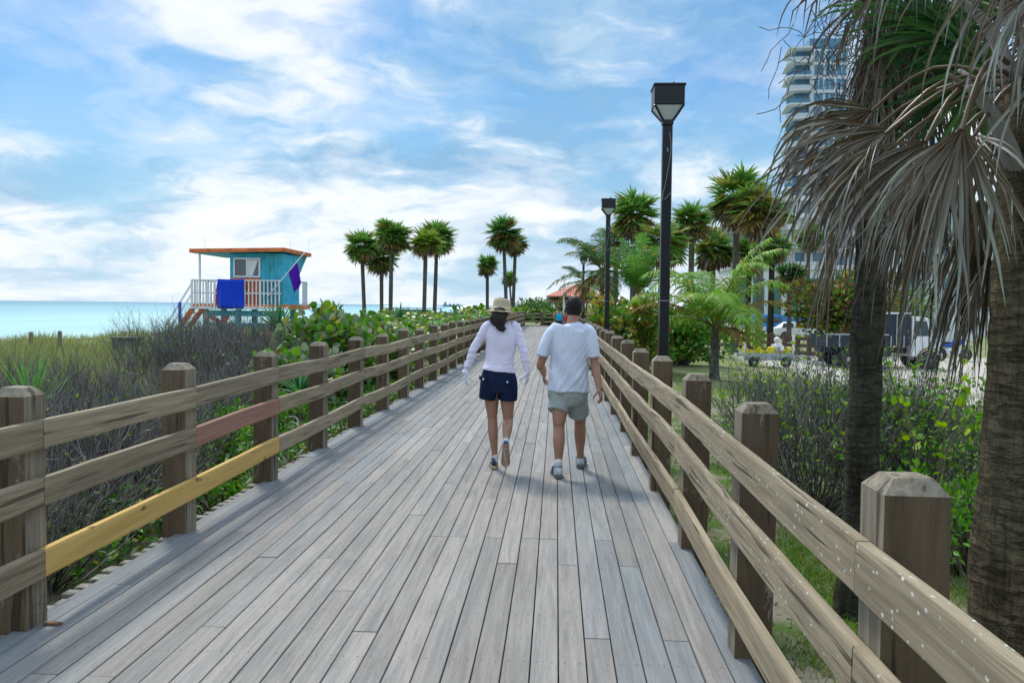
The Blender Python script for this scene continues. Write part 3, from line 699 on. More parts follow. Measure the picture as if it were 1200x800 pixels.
bush('sea_grape_bush', 'rust and yellow flecked sea grape bush at the foot of the far lamp post', 'bush', gp(735, 27.5), (1.25, 2.6, 2.75), 3200, .16, [G1, G2, YL, BR, RD, G3], [4, 3, 3.5, 1.6, .6, 2], 4, GSG, glossy, kind='round', ratio=.95, lobes=13)
bush('sea_grape_bush', 'bright green rounded sea grape bush behind the near lamp post', 'bush', gp(797, 31), (1.7, 1.9, 2.45), 3000, .17, [G1, G2, (.09, .21, .04), YL], [4, 5, 4, .5], 5, GSG, glossy, kind='round', ratio=.9, lobes=13)
bush('sea_grape_tree', 'broad brown tinged sea grape tree behind the truck bed', 'tree', gp(985, 50), (3.3, 2.6, 5.0), 5200, .24, [G1, BR, YL, (.15, .14, .05), G3, (.3, .2, .08)], [3, 3, 1.5, 4, 2, 2], 6, None, leaf, kind='round', ratio=.9, lobes=15, lift=.25)
bush('leafy_tree', 'green tree filling the gap between the two near palm trunks, behind the truck cab', 'tree', gp(1052, 60), (2.6, 2.4, 4.6), 2600, .26, [G1, G2, YL], [4, 3, 1], 7, None, leaf, lift=.2)
# mounds at the far end
bush('scrub_mound', 'rounded dark green scrub mound beyond the far end of the boardwalk', 'bush', gp(645, 92), (4.6, 4., 3.5), 4200, .3, [G3, G1, (.07, .13, .03)], [3, 3, 2], 8, None, leaf, lobes=14)
# low green mass beyond the sea-side fence: countless leaves
def cover(name, x0, x1, y0, y1, n, size, h, cols, probs, seed, kind='round', ratio=.9, hump=1.1, mat=None, dens=1.):
    r = np.random.default_rng(seed); y = y0+(y1-y0)*r.random(n)**dens; x = x0(y)+(x1(y)-x0(y))*r.random(n)
    hh = np.array([h*(1+.5*mnoise.noise(Vector((a*hump, b*hump*.8, seed)))+.25*mnoise.noise(Vector((a*3.1, b*2.8, seed+4)))) for a, b in zip(x, y)])
    z = np.array([gz(a, b) for a, b in zip(x, y)])+hh*(1-.45*r.random(n)**2)
    C = np.c_[x, y, z]; mb = MB().leaves(C, size*r.uniform(.6, 1.25, n)*(1+y/60), pick(cols, probs, n, .28), ratio, .8, kind)
    return tag(obj(name, mb, mat or glossy), kind='stuff')
cover('sea_grape_cover', lambda y: -3.1-.16*y, lambda y: -2.95+0*y, 19, 73, 15000, .13, 1.30, [G1, G2, YL, PG, (.30, .12, .06), BR], [5, 5, 1.6, 1.5, .5, .8], 31)
cover('sea_grape_cover', lambda y: -9.+0*y, lambda y: -3.+0*y, 74, 96, 4500, .2, 1.5, [G1, G2, YL], [4, 4, 2], 32)
cover('sea_grape_cover', lambda y: -3.+0*y, lambda y: 8.+0*y, 75, 84, 4500, .17, 1.45, [G1, G2, YL, G3], [4, 4, 2, 3], 33)
cover('understory_leaves', lambda y: -4.1-.04*y, lambda y: -3.0+0*y, 5.6, 20, 8000, .085, .48, [(.045, .13, .02), (.10, .24, .03), G3, YL, (.16, .11, .06)], [5, 4, 4, .7, 1], 34, kind='diamond', ratio=.5, hump=1.9, mat=leaf)
# bright little shrubs in the fence gaps
for (px, Y, r3, n, sd, lab) in [(268, 9.6, (.42, .4, 1.02), 520, 51, 'small bright green shrub between the second and third left fence posts'),
                      (345, 12.4, (.5, .6, .95), 800, 52, 'bright lime shrub behind the fourth left fence post'),
                      (392, 16.8, (.5, .9, 1.0), 900, 54, 'lime green shrub filling the fence gap under the sea grape bush'),
                      (250, 8.0, (.45, .5, .62), 420, 53, 'low green shrub glimpsed under the new yellow board')]:
    bush('green_shrub', lab, 'shrub', gp(px, Y), r3, n, .085, [(.09, .24, .02), (.16, .34, .03), G1, YL], [4, 5, 3, .5], sd, 'bright shrubs behind the left fence', leaf)
# -- yuccas
def spiky(name, label, loc, n, L, w, col, seed, el=(0, 88), group=None, droop=.25, stem=.25, cat='yucca'):
    r = np.random.default_rng(seed); az = r.uniform(0, 2*math.pi, n); e = np.radians(r.uniform(el[0], el[1], n))
    D = np.c_[np.cos(az)*np.cos(e), np.sin(az)*np.cos(e), np.sin(e)]; k = 5; Q = np.zeros((n, k, 3)); Q[:, 0] = np.c_[np.zeros(n), np.zeros(n), r.uniform(0, 1, n)*stem*.3+stem]; cur = D; Ls = L*r.uniform(.7, 1.1, n)
    for i in range(1, k):
        Q[:, i] = Q[:, i-1]+cur*(Ls/(k-1))[:, None]; cur = rnorm(cur+np.array([0, 0, -1.])*droop*.3*i*(1-D[:, 2:3]*.8))
    mb = MB().strips(Q, w*np.array([.7, 1, .85, .5, .04])[None]*np.ones((n, 1)), rnorm(np.c_[-D[:, 0]*D[:, 2], -D[:, 1]*D[:, 2], 1-D[:, 2]**2+.1]), .35, 0, vary(col, n, .25, .08))
    t = thing(name, label, cat, loc, 0, group); obj('leaves', mb, frond_green, t)
    obj('stem', MB().tube([(0, 0, -.2), (0, 0, stem*.5), (0, 0, stem*1.3)], [.07, .06, .04], 8), bark_d, t); return t
GY = 'yuccas in the dune scrub'
spiky('yucca', 'grey green yucca rosette standing above the dune grass left of the lifeguard tower', gp(198, 20, .55), 90, .95, .026, (.10, .17, .09), 1, (5, 88), GY)
spiky('yucca', 'bright green yucca in the grey twigs left of the second fence post', gp(38, 11, .35), 36, .85, .026, (.10, .24, .05), 2, (35, 88), GY)
spiky('yucca', 'tall yucca in front of the lifeguard tower railing', gp(326, 25, 1.0), 90, 1.05, .03, (.05, .14, .05), 3, (8, 88), GY)
spiky('yucca', 'small yucca low behind the third left fence post', gp(352, 13.5, .35), 60, .7, .022, (.07, .17, .07), 4, (10, 88), GY)
spiky('yucca', 'far small yucca at the foot of the left palm cluster', gp(469, 45, .9), 50, 1.1, .05, (.05, .12, .05), 5, (10, 88), GY)
spiky('yucca', 'short yucca low under the sea grape leaves near the fifth left fence post', gp(405, 17.4, .2), 50, .7, .024, (.08, .2, .07), 7, (15, 88), GY)
spiky('reed_clump', 'tan and green reed clump at the fence below the tiled pavilion', gp(707, 36, .1), 110, 2.0, .022, (.27, .27, .10), 6, (55, 89), None, .1, cat='reeds')
# -- bare grey twig shrubs
def twig_mb(n, H, spread, seed, cols=((.175, .16, .145), (.09, .08, .07), (.31, .30, .285)), leafn=0, leafcol=(.12, .25, .03), r0=.007, fork=4, lsize=.05):
    r = np.random.default_rng(seed); k = 6; mb = MB()
    az = r.uniform(0, 2*math.pi, n); out = r.uniform(.1, 1, n)**.7; base = np.c_[np.cos(az), np.sin(az)]*r.uniform(0, .22, (n, 1))*spread
    h = H*(1-.38*out**2)*r.uniform(.6, 1.08, n); t = np.linspace(0, 1, k)
    S = np.zeros((n, k, 3)); curve = r.uniform(.6, 1.3, n)
    for i in range(k):
        q = t[i]; S[:, i, 0] = base[:, 0]+np.cos(az)*spread*out*q**curve*.85; S[:, i, 1] = base[:, 1]+np.sin(az)*spread*out*q**curve*.85; S[:, i, 2] = h*q
    S[:, 1:] += r.normal(0, .028*H, (n, k-1, 3)); mb.sticks(S, np.linspace(1, .35, k)[None]*r0*r.uniform(.6, 1.4, (n, 1)), 3, 0, pick(cols, [3, 2, 2], n))
    tips = [S]; cur = S; rad = r0*.6
    for lev in range(2):
        m_ = len(cur)*fork if lev == 0 else len(cur)*2
        pi = r.integers(0, len(cur), m_); f = r.uniform(.35 if lev == 0 else .2, .95, m_)*(k-1 if lev == 0 else 3); i0 = f.astype(int).clip(0, cur.shape[1]-2); fr = (f-i0)[:, None]
        st = cur[pi, i0]*(1-fr)+cur[pi, i0+1]*fr; d = rnorm(cur[pi, i0+1]-cur[pi, i0]); d = rnorm(d+r.normal(0, .5, (m_, 3))+np.array([0, 0, .25])); Lb = H*r.uniform(.12, .38, m_)*(.9 if lev == 0 else .55)
        Q = np.zeros((m_, 4, 3))
        for j in range(4): Q[:, j] = st+d*(Lb*j/3)[:, None]+np.array([0, 0, .05*H])*(j/3)**2
        Q[:, 1:] += r.normal(0, .012*H, (m_, 3, 3)); mb.sticks(Q, np.array([1, .85, .65, .4])[None]*rad*r.uniform(.7, 1.3, (m_, 1)), 3, 0, pick(cols, [3, 2, 2], m_)); cur = Q; rad *= .62; tips.append(Q)
    lf = None
    if leafn:
        C = np.concatenate([x[:, -1] for x in tips[1:]]+[tips[1][:, 2]]); C = C[r.integers(0, len(C), leafn)]; C = C+r.normal(0, .03, C.shape)
        lf = MB().leaves(C, lsize*r.uniform(.6, 1.3, leafn), pick([leafcol, (.2, .32, .04), (.05, .13, .03)], [4, 3, 2], leafn), .6, .4)
    return mb, lf
def twig_shrub(label, loc, H, spread, seed, n=70, leafn=0, group=None, protos={}, share=None, rz=0., **kw):
    t = thing('twiggy_shrub', label, 'shrub', loc, rz, group)
    if share is not None and share in protos: A, B = protos[share]
    else:
        a, b = twig_mb(n, H, spread, seed, leafn=leafn, **kw); A = a.mesh('twigs'); A.materials.append(twig); B = b.mesh('leaves') if b else None
        if B: B.materials.append(leaf)
        protos[share] = (A, B)
    for nm, me in (('twigs', A), ('leaves', B)):
        if me: o = bpy.data.objects.new(nm, me); COL.objects.link(o); o.parent = t
    return t
GT = 'bare grey shrubs packed behind the left fence'
LT = 'bare grey twiggy shrub in the dense thicket behind the near left fence'
k = 0
for row, (y0, xs) in enumerate([(4.2, [-3.7, -4.6]), (5.2, [-3.6, -4.5, -5.4]), (6.2, [-3.6, -4.6, -5.6]), (7.2, [-3.7, -4.7, -5.8, -6.8]), (8.4, [-3.8, -5.0, -6.2, -7.5]), (9.8, [-4.4, -5.8, -7.2, -8.6]), (11.6, [-5.0, -6.6, -8.2, -9.8]), (13.6, [-5.6, -7.4, -9.2, -11.])]):
    for x in xs:
        xx = x+R_.uniform(-.2, .2); yy = y0+R_.uniform(-.3, .3); s = R_.uniform(.85, 1.05)
        t = twig_shrub(LT, (xx, yy, gz(xx, yy)), 1.5, .85, 200+k % 5, 75, 60, GT, share=('L', k % 5), rz=R_.uniform(0, 6.28), fork=5, r0=.0065)
        t.scale = (s, s, s*(.92 if row < 2 else .93)*R_.uniform(.85, 1.)); k += 1
for i, (px, Y) in enumerate(((175, 19), (215, 17), (238, 20), (262, 16.5), (285, 19.5), (303, 16), (250, 23), (290, 24), (225, 26))):
    t = twig_shrub(LT+', in front of the lifeguard tower', gp(px, Y), 1.5, .85, 0, group=GT, share=('L', i % 5), rz=i*1.3); t['label'] = 'bare grey shrub in the thicket hiding the foot of the lifeguard tower'; t.scale = (1.1, 1.1, (1.65-(378-355)*Y/1000+.5)/1.5*1.06)
GT2 = 'half bare shrubs beside the near palm trunks'
twig_shrub('wide half bare shrub with sparse yellow green leaves left of the dark palm trunk', gp(960, 8.6), 1.45, 1.25, 301, 150, 1500, GT2, share=('R', 0), fork=5, r0=.007, leafcol=(.15, .27, .03))
twig_shrub('dark tangled shrub directly behind the dark palm trunk', gp(1040, 8.9), 1.55, 1.1, 302, 140, 1700, GT2, share=('R', 1), fork=5, r0=.007, leafcol=(.08, .18, .03))
twig_shrub('leafy green shrub between the two near palm trunks', gp(1110, 7.9), 1.28, .9, 303, 110, 1700, GT2, share=('R', 2), fork=4, r0=.006, leafcol=(.13, .30, .03), lsize=.065)
twig_shrub('thin grey shrub sticking out over the grass left of the others', gp(905, 11.), 1.15, 1.0, 304, 60, 150, GT2, share=('R', 3), fork=4, r0=.006)
bush('green_shrub', 'lush green shrub at the foot of the big palm trunk', 'shrub', gp(1140, 6.6), (.5, .6, .85), 900, .075, [(.08, .22, .02), (.14, .3, .03), G1], [3, 3, 3], 61, None, leaf)
spr = thing('sea_grape_sapling', 'lone sapling with large yellow green leaves between the palm trunks', 'sapling', gp(1095, 7.2))
mb = MB(); r = np.random.default_rng(5); n = 5; az = r.uniform(0, 6.28, n); tt = np.linspace(0, 1, 6)
S = np.stack([np.c_[np.cos(a)*.35*tt**1.3, np.sin(a)*.35*tt**1.3, hh*tt] for a, hh in zip(az, (1.75, 1.4, 1.6, 1.25, 1.5))]); S[:, 1:] += r.normal(0, .02, S[:, 1:].shape)
mb.sticks(S, np.linspace(.011, .004, 6)[None]*np.ones((n, 1)), 4, 0, (.2, .15, .11)); obj('twigs', mb, twig, spr)
C = np.concatenate([S[:, i] for i in (3, 4, 5)]*2)+r.normal(0, .05, (n*6, 3)); obj('leaves', MB().leaves(C, r.uniform(.05, .09, len(C)), pick([(.3, .42, .04), (.2, .36, .04)], [1, 1], len(C)), 1., .2, 'round'), leaf, spr)
# -- dune grass
def grass(name, n, fx, h, w, cols, probs, seed, lean=.35, k=4, kind='stuff'):
    r = np.random.default_rng(seed); x, y = fx(r, n); z = np.array([gz(a, b) for a, b in zip(x, y)]); D = rnorm(np.c_[r.normal(0, lean, n), r.normal(0, lean, n), np.ones(n)])
    Ls = h*r.uniform(.5, 1.15, n)*(1+.25*np.sin(x*1.3+y*.7)); Q = np.zeros((n, k, 3)); Q[:, 0] = np.c_[x, y, z]; cur = D; bd = rnorm(np.c_[r.normal(size=n)+.4, r.normal(size=n), np.zeros(n)-.4])
    for i in range(1, k): Q[:, i] = Q[:, i-1]+cur*(Ls/(k-1))[:, None]; cur = rnorm(cur+bd*.22*i*r.random((n, 1)))
    mb = MB().strips(Q, (w*(1+y*.02))[:, None]*np.interp(np.linspace(0, 1, k), [0, .5, 1], [1, .8, .1])[None], rnorm(np.c_[r.normal(size=(n, 2)), np.full(n, .2)]), .2, 0, pick(cols, probs, n, .25))
    return tag(obj(name, mb, leaf), kind=kind)
DG = [(.27, .28, .11), (.15, .22, .06), (.36, .33, .17), (.09, .13, .05)]
grass('dune_grass', 42000, lambda r, n: ((lambda y: (-.24*y-3-r.random(n)**1.0*(.50*y+1), y))(13+25*r.random(n)**.8)), .60, .006, DG, [4, 3, 3, 2], 41)
grass('dune_grass', 9000, lambda r, n: ((lambda y: (-.24*y-1-r.random(n)*.55*y, y))(38+30*r.random(n))), .62, .008, DG, [4, 3, 2, 2], 42)
LG = [(.07, .15, .02), (.13, .22, .035), (.22, .25, .07), (.28, .26, .13)]
def lawn(r, n):
    y = 1.2+26*r.random(n)**1.7; x = 1.1+(.35*y+3.4)*r.random(n)
    keep = np.array([mnoise.noise(Vector((a*.9, b*.8, 5)))*.9+.42-(.35 if b < 4.4 else .0) > r_ for a, b, r_ in zip(x, y, r.random(n)*.75)]); return x[keep], y[keep]
def grass_l(name, n, f, *a, **k):
    x, y = f(np.random.default_rng(9), n); return grass(name, len(x), lambda r, m_: (x, y), *a, **k)
grass_l('lawn_grass', 60000, lawn, .095, .0035, LG, [5, 5, 2.5, 1.5], 43, lean=.6, k=3)
def lawn2(r, n):
    y = 2.2+11*r.random(n)**1.3; x = 1.05+(.30*y+1.2)*r.random(n)
    keep = np.array([mnoise.noise(Vector((a*1.3, b*1.1, 5)))*1.2+.12 > r_ for a, b, r_ in zip(x, y, r.random(n)*.75)]); return x[keep], y[keep]
grass_l('lawn_grass', 70000, lawn2, .085, .0028, LG, [5, 5, 2.5, 1.5], 44, lean=.7, k=3)
# fallen leaves and litter on the dirt
r = np.random.default_rng(77); n = 5200; y = 1.3+9*r.random(n)**1.3; x = 1.05+(.5*y+2)*r.random(n); z = np.array([gz(a, b) for a, b in zip(x, y)])+.012
tag(obj('leaf_litter', MB().leaves(np.c_[x, y, z], r.uniform(.015, .06, n), pick([(.22, .15, .09), (.33, .27, .18), (.12, .08, .05), (.40, .2, .06), (.3, .3, .1)], [4, 4, 3, .5, .6], n), .5, 3.), dead), kind='stuff')
n = 2200; y = 3.5+9*r.random(n); x = -2.85-2.*r.random(n); z = np.array([gz(a, b) for a, b in zip(x, y)])+.012
tag(obj('leaf_litter', MB().leaves(np.c_[x, y, z], r.uniform(.02, .07, n), pick([(.16, .11, .07), (.25, .2, .14), (.09, .06, .04)], [4, 4, 3], n), .5, 3.), dead), kind='stuff')
# bent bleached root
c = P(346, 492, 12.2); mb = MB(); mb.tube([(-.12, 0, .04), (-.02, .01, .05), (.05, 0, -.02), (.08, 0, -.16), (.09, 0, -.45)], [.008, .011, .012, .012, .012], 7, sub=3)
tag(obj('bleached_root', mb, plain('bleached', (.55, .52, .47), .7)), 'bent bleached white root curling up behind the fourth left post', 'root').location = c
# ------------------------------------------------------------------ the two near palms with their hanging dead fronds
def big_trunk(label, base, top, r0, r1, mat, seed, seg=46, group=None):
    t = thing('cabbage_palm', label, 'palm tree', base, 0, group); rr = random.Random(seed); b = Vector(base); d = Vector(top)-b; V = []; n = 40
    for i in range(seg+1):
        q = i/seg; c = d*q; rad = r0+(r1-r0)*q+.05*math.exp(-q*9); 
        for k in range(n):
            th = 2*math.pi*k/n; nn = mnoise.noise(Vector((math.cos(th)*1.3, math.sin(th)*1.3, c.z*2.2+seed)))*.014+mnoise.noise(Vector((math.cos(th)*4, math.sin(th)*4, c.z*14+seed)))*.006
            ring = .004*math.sin(c.z*44+2*math.sin(th*2)+3*mnoise.noise(Vector((th, c.z, seed)))); q_ = rad+nn+ring
            V.append((c.x+math.cos(th)*q_, c.y+math.sin(th)*q_, c.z if i else -.3))
    F = [[i*n+k, i*n+(k+1) % n, (i+1)*n+(k+1) % n, (i+1)*n+k] for i in range(seg) for k in range(n)]; F.append([seg*n+k for k in range(n)])
    obj('trunk', MB().add(V, F, smooth=True), mat, t); return t, d
GN = 'near palms with hanging dead fronds'
bA = Vector((2.03, 5.75, gz(2.03, 5.75))); tA = P(1032, 20, 5.75)
pA, dA = big_trunk('dark slim palm trunk standing second from the right edge, dead fronds hanging round it', bA, tA, .108, .092, bark_d, 3, group=GN)
bB = Vector((1.93, 3.62, gz(1.93, 3.62))); tB = P(1232, 95, 3.62)
pB, dB = big_trunk('thick brown palm trunk at the right edge, old leaf bases at its top', bB, tB, .195, .165, bark_s, 5, group=GN)
GRY = [(.43, .43, .38), (.22, .20, .165), (.17, .12, .07), (.54, .55, .51), (.10, .085, .06)]  # dead leaf browns and greys; palest greys lightened to stand in for sheen
def dead_fan(root, base, org, hub, d, nrm, L, nseg, seed, spread=75, droop=1.0, w=.016, cols=GRY, pr=(3, 3, 3, 2., 3), pet_r=.010, sag=.12, name='dead_frond', mat=None, k=9, ragged=.22, split=.3, cup=.3):
    mb = MB(); org = Vector(org); hub = Vector(hub); pts = []; m_ = 7
    for i in range(m_):
        t = i/(m_-1); p = org.lerp(hub, t); p.z += sag*math.sin(t*math.pi); pts.append(p)
    isd = name == 'dead_frond'; V_, W_, N_ = fan_data(np.array(hub), d, nrm, L*(1.1 if isd else 1), nseg, spread, droop*(1.25 if isd else 1), k, w, seed, ragged, cup=cup, split=split, kinks=.45 if isd else 0.)
    cc = pick(cols, pr, nseg, .2); ce = np.repeat(cc[:, None], k, 1); tt_ = np.interp(np.linspace(0, 1, k), [0, .35, .8, 1], [.75, .35, 0, 0])[None, :, None]*isd; ce = ce*(1-tt_)+np.array([.19, .12, .055])*tt_
    mb.strips(V_, W_*(.50 if name == 'dead_frond' else .8), N_, .6, 0, ce)
    mb.tube(pts, [(pet_r*1.5, pet_r)]+[(pet_r*(1.3-.5*i/m_), pet_r*.7) for i in range(1, m_)], 6, 0, tuple(np.array(cols[2])*1.1))
    return obj(name, mb, mat or dead_near, root, off=base)
def W(px, py, Y): return P(px, py, Y)
# explicit large fronds of the thick palm (origins near its head)
oB = P(1195, 60, 3.6)
sp_ = [((1185, 130, 3.9), (1150, 285, 3.95), (-.12, .1, -1), .62, 30, 26, .3, .012, 15),
       ((1185, 150, 3.8), (1160, 300, 3.75), (-.16, .05, -1), .55, 26, 24, .3, .011, 16),
       ((1180, 120, 4.2), (1080, 240, 4.3), (-.2, .1, -1), .75, 34, 32, .4, .013, 17),
       ((1182, 74, 3.5), (1127, 151, 3.25), (-.10, -.05, -1), .66, 46, 52, .35, .0155, 1),
       ((1185, 90, 3.6), (1125, 158, 3.4), (-.55, .1, -1), .75, 40, 40, .8, .015, 2),
       ((1175, 100, 3.8), (1043, 152, 3.9), (-1., .1, -.65), .82, 44, 50, 1.1, .015, 3),
       ((1170, 90, 3.9), (1022, 130, 4.2), (-1., .0, -.42), .80, 36, 42, 1.3, .015, 4),
       ((1160, 110, 3.9), (1085, 165, 3.7), (-.7, 0, -.9), .80, 40, 45, .8, .014, 5),
       ((1160, 60, 3.9), (1075, 90, 4.0), (-1., .2, .1), .80, 36, 50, 1.4, .015, 6),
       ((1195, 20, 3.6), (1225, -20, 3.1), (-.2, -.3, -.9), .8, 26, 40, 1.2, .013, 7),
       ((1190, 0, 3.5), (1190, -55, 3.2), (-.4, -.1, -.6), .8, 22, 45, 1.3, .013, 8),
       ((1190, 130, 3.8), (1150, 230, 3.9), (-.15, .1, -1), .85, 34, 30, .4, .012, 9),
       ((1190, 130, 3.9), (1135, 250, 4.1), (-.1, .1, -1), .8, 30, 28, .4, .012, 10),
       ((1180, 120, 4.0), (1100, 200, 4.2), (-.35, .1, -1), .85, 36, 40, .5, .013, 11),
       ((1180, 100, 4.0), (1060, 175, 4.5), (-.6, .1, -.8), .95, 36, 45, .8, .014, 12),
       ((1185, 95, 4.0), (1000, 175, 4.6), (-.8, .1, -.6), .9, 36, 45, .9, .014, 13),
       ((1185, 80, 3.7), (1090, 60, 3.8), (-1., .1, .0), .9, 32, 50, 1.4, .014, 14)]
for (o_, h_, d_, L_, n_, s_, dr_, w_, sd_) in sp_:
    if sd_ in (6, 14): continue
    dead_fan(pB, bB, W(*o_), W(*h_), d_, (.2, -1, .35) if sd_ < 6 else (.3, -.8, .6), L_*(.82 if sd_ in (1, 9, 10, 15, 16, 17) else .66), n_, 500+sd_, s_, dr_, w_)
# random skirt of the thick palm, mostly behind and above
r = random.Random(17)
for i in range(10):
    a = math.radians(r.uniform(60, 300)); rad = r.uniform(.3, .6); z = r.uniform(-.15, .7); h = tB+Vector((math.cos(a)*rad, math.sin(a)*rad*.8+.1, z-.15))
    if i % 3 == 0: h.z += .3
    dead_fan(pB, bB, tB+Vector((0, 0, z*.6)), h, (math.cos(a)*.6, math.sin(a)*.6, -.7), (math.cos(a), math.sin(a), .5), r.uniform(.45, .6), 26, 600+i, 60, .9, .013)
for i in range(16):
    a = math.radians(i*22.5+r.uniform(-8, 8)); e = math.radians(r.uniform(5, 65) if math.cos(a) > -.2 else 60); d = Vector((math.cos(a)*math.cos(e), math.sin(a)*math.cos(e), math.sin(e)))
    dead_fan(pB, bB, tB+Vector((0, 0, .35)), tB+Vector((0, 0, .45))+d*.9, d, (0, 0, 1) if e < 1.2 else (1, 0, 0), .85, 30, 650+i, 110, .55, .018, [(.04, .10, .025), (.07, .15, .03), (.12, .17, .05)], (4, 4, 1), name='green_frond', mat=frond_green, k=6, cup=.5)
for i, (px, py, Y, dx, dy, dz) in enumerate(((1125, 45, 4.9, -.5, .2, .3), (1165, 75, 4.7, -.3, .3, -.2), (1095, 20, 5.0, -.9, .2, .1), (1180, 30, 4.6, .2, .2, .4), (1140, 95, 5.0, -.6, .3, -.5))):
    dead_fan(pB, bB, tB+Vector((0, .1, .2)), W(px, py, Y), (dx, dy, dz), (.2, -.9, .4), .55, 34, 680+i, 115, .6, .015, [(.03, .09, .025), (.06, .14, .03), (.10, .16, .05)], (4, 4, 1), name='green_frond', mat=frond_green, k=6, cup=.4)
# boots: split old leaf bases
for i in range(15):
    a = math.radians(100+i*24+r.uniform(-8, 8)); z = r.uniform(-.42, .18); mb = MB(); s = Vector((math.cos(a), math.sin(a), 0)); p0 = tB+Vector((0, 0, z))+s*.15
    mb.tube([p0, p0+s*.05+Vector((0, 0, .12)), p0+s*.12+Vector((0, 0, .24)), p0+s*.22+Vector((0, 0, .33))], [(.065, .02), (.055, .018), (.04, .014), (.028, .01)], 8, sub=2, hint=(-s.y, s.x, 0), col=R_.choice([(.30, .26, .21), (.38, .35, .31), (.2, .15, .11)]))
    obj('leaf_base', mb, dead, pB, off=bB)
# slim palm: head above the frame with a thick dead skirt
cA = P(1035, 5, 5.75)
for (px, py, dx, dz, n_, L_) in ((985, -30, -1, -.35, 11, .50), (1015, -5, -.6, -.8, 10, .5)): dead_fan(pA, bA, cA, W(px, py, 5.45), (dx, 0, dz), (.1, -1, .4), L_, n_, 900+px, 48, 1.2, .014, [(.24, .2, .15), (.16, .11, .07), (.36, .33, .28)], (3, 4, 2))
for i, (px, py, Y, dx, dz, L_) in enumerate([(985, -15, 5.4, -1, -.1, .85), (1000, 20, 5.3, -.9, -.6, .8), (965, -30, 5.5, -1, -.2, .8), (1010, 45, 5.3, -.5, -1, .85), (1040, 40, 5.2, .1, -1, .8), (1060, 20, 5.3, .6, -.8, .85), (1085, 10, 5.5, 1, -.3, .8),
        (990, 60, 5.9, -.6, -1, .8), (1020, 80, 5.9, -.3, -1, .9), (1070, 70, 5.8, .3, -1, .9), (1100, 40, 6.0, .8, -.8, .9), (1120, 0, 5.8, .9, -.5, .9), (1035, -20, 5.2, -.2, -1, .7), (1130, 60, 6.1, .6, -1, .8), (950, 5, 5.9, -.9, -.5, .6), (1095, 90, 5.9, .3, -1, .9)]):
    if i in (0, 1, 2, 3, 7, 8, 14): continue
    dead_fan(pA, bA, cA, W(px, py, Y), (dx, .0, dz), (.1, -1, .4), L_*(.6 if i in (1, 3) else .72), 18 if i in (1, 3) else 34, 700+i, 55, 1.2, .014, [(.30, .24, .17), (.20, .14, .09), (.40, .36, .31), (.12, .085, .06)], (3, 4, 2, 3))
for i in range(26):
    a = math.radians(r.uniform(0, 360)); q = r.uniform(0, 1); c0 = cA.lerp(P(1025, 250, 5.75), q); h = c0+Vector((math.cos(a)*(.26-.08*q)+.26*(1-q), math.sin(a)*(.40-.18*q), 0))
    dead_fan(pA, bA, c0+Vector((0, 0, .3)), h, (math.cos(a)*.25, math.sin(a)*.25, -1), (math.cos(a), math.sin(a), .3), r.uniform(.55, .85), 24, 750+i, 38, .5, .012, [(.16, .12, .08), (.11, .08, .055), (.3, .26, .21)], (4, 4, 2))
for i in range(20):
    a = math.radians(i*18+r.uniform(-8, 8)); e = math.radians(r.uniform(28, 70)); d = Vector((math.cos(a)*math.cos(e), math.sin(a)*math.cos(e), math.sin(e)))
    dead_fan(pA, bA, tA+Vector((0, 0, .1)), tA+Vector((0, 0, .2))+d*.6, d, (0, 0, 1), .6, 30, 800+i, 110, .8, .018, [(.035, .085, .025), (.06, .13, .03), (.10, .14, .05)], (4, 4, 1), name='green_frond', mat=frond_green, k=6, cup=.5)
# tangled grey fruit stalks inside the crown of the slim palm
r2 = np.random.default_rng(4); n = 700; k = 6; o0 = np.array(P(1075, 40, 5.6)); C = o0+r2.normal(0, 1, (n, 3))*np.array([.30, .22, .25]); D = rnorm(r2.normal(size=(n, 3))+np.array([0, 0, -.6])); Q = np.zeros((n, k, 3)); Q[:, 0] = C
for i in range(1, k): Q[:, i] = Q[:, i-1]+D*.07; D = rnorm(D+r2.normal(0, .35, (n, 3))+np.array([0, 0, -.15]))
tag(obj('stalk_tangle', MB().sticks(Q, np.full((n, k), .003), 3, 0, pick([(.14, .13, .11), (.22, .2, .17), (.08, .075, .06)], [3, 2, 3], n)), dead, pA, off=bA), kind='stuff')
# ------------------------------------------------------------------ people
def remesh(mbs, name, vox=.007, smooth=3, mat=None, parent=None, off=None, sub=False):
    me = mbs.mesh(name, off); o = bpy.data.objects.new(name, me); COL.objects.link(o)
    a = o.modifiers.new('r', 'REMESH'); a.mode = 'VOXEL'; a.voxel_size = vox; a.use_smooth_shade = True
    b = o.modifiers.new('s', 'SMOOTH'); b.factor = .5; b.iterations = smooth
    dg = bpy.context.evaluated_depsgraph_get(); dg.update(); ne = bpy.data.meshes.new_from_object(o.evaluated_get(dg)); o.modifiers.clear()
    o.data = ne; bpy.data.meshes.remove(me); ne.name = name; ne.materials.clear()
    for m_ in (mat if isinstance(mat, (list, tuple)) else [mat]): ne.materials.append(m_)
    o.parent = parent; return o
def wrinkle(o, f):
    me = o.data; n = len(me.vertices); co = np.empty(n*3); me.vertices.foreach_get('co', co); no = np.empty(n*3); me.vertex_normals.foreach_get('vector', no)
    co = co.reshape(-1, 3); no = no.reshape(-1, 3); d = np.array([f(Vector(c)) for c in co]); co += no*d[:, None]; me.vertices.foreach_set('co', co.ravel()); me.update()
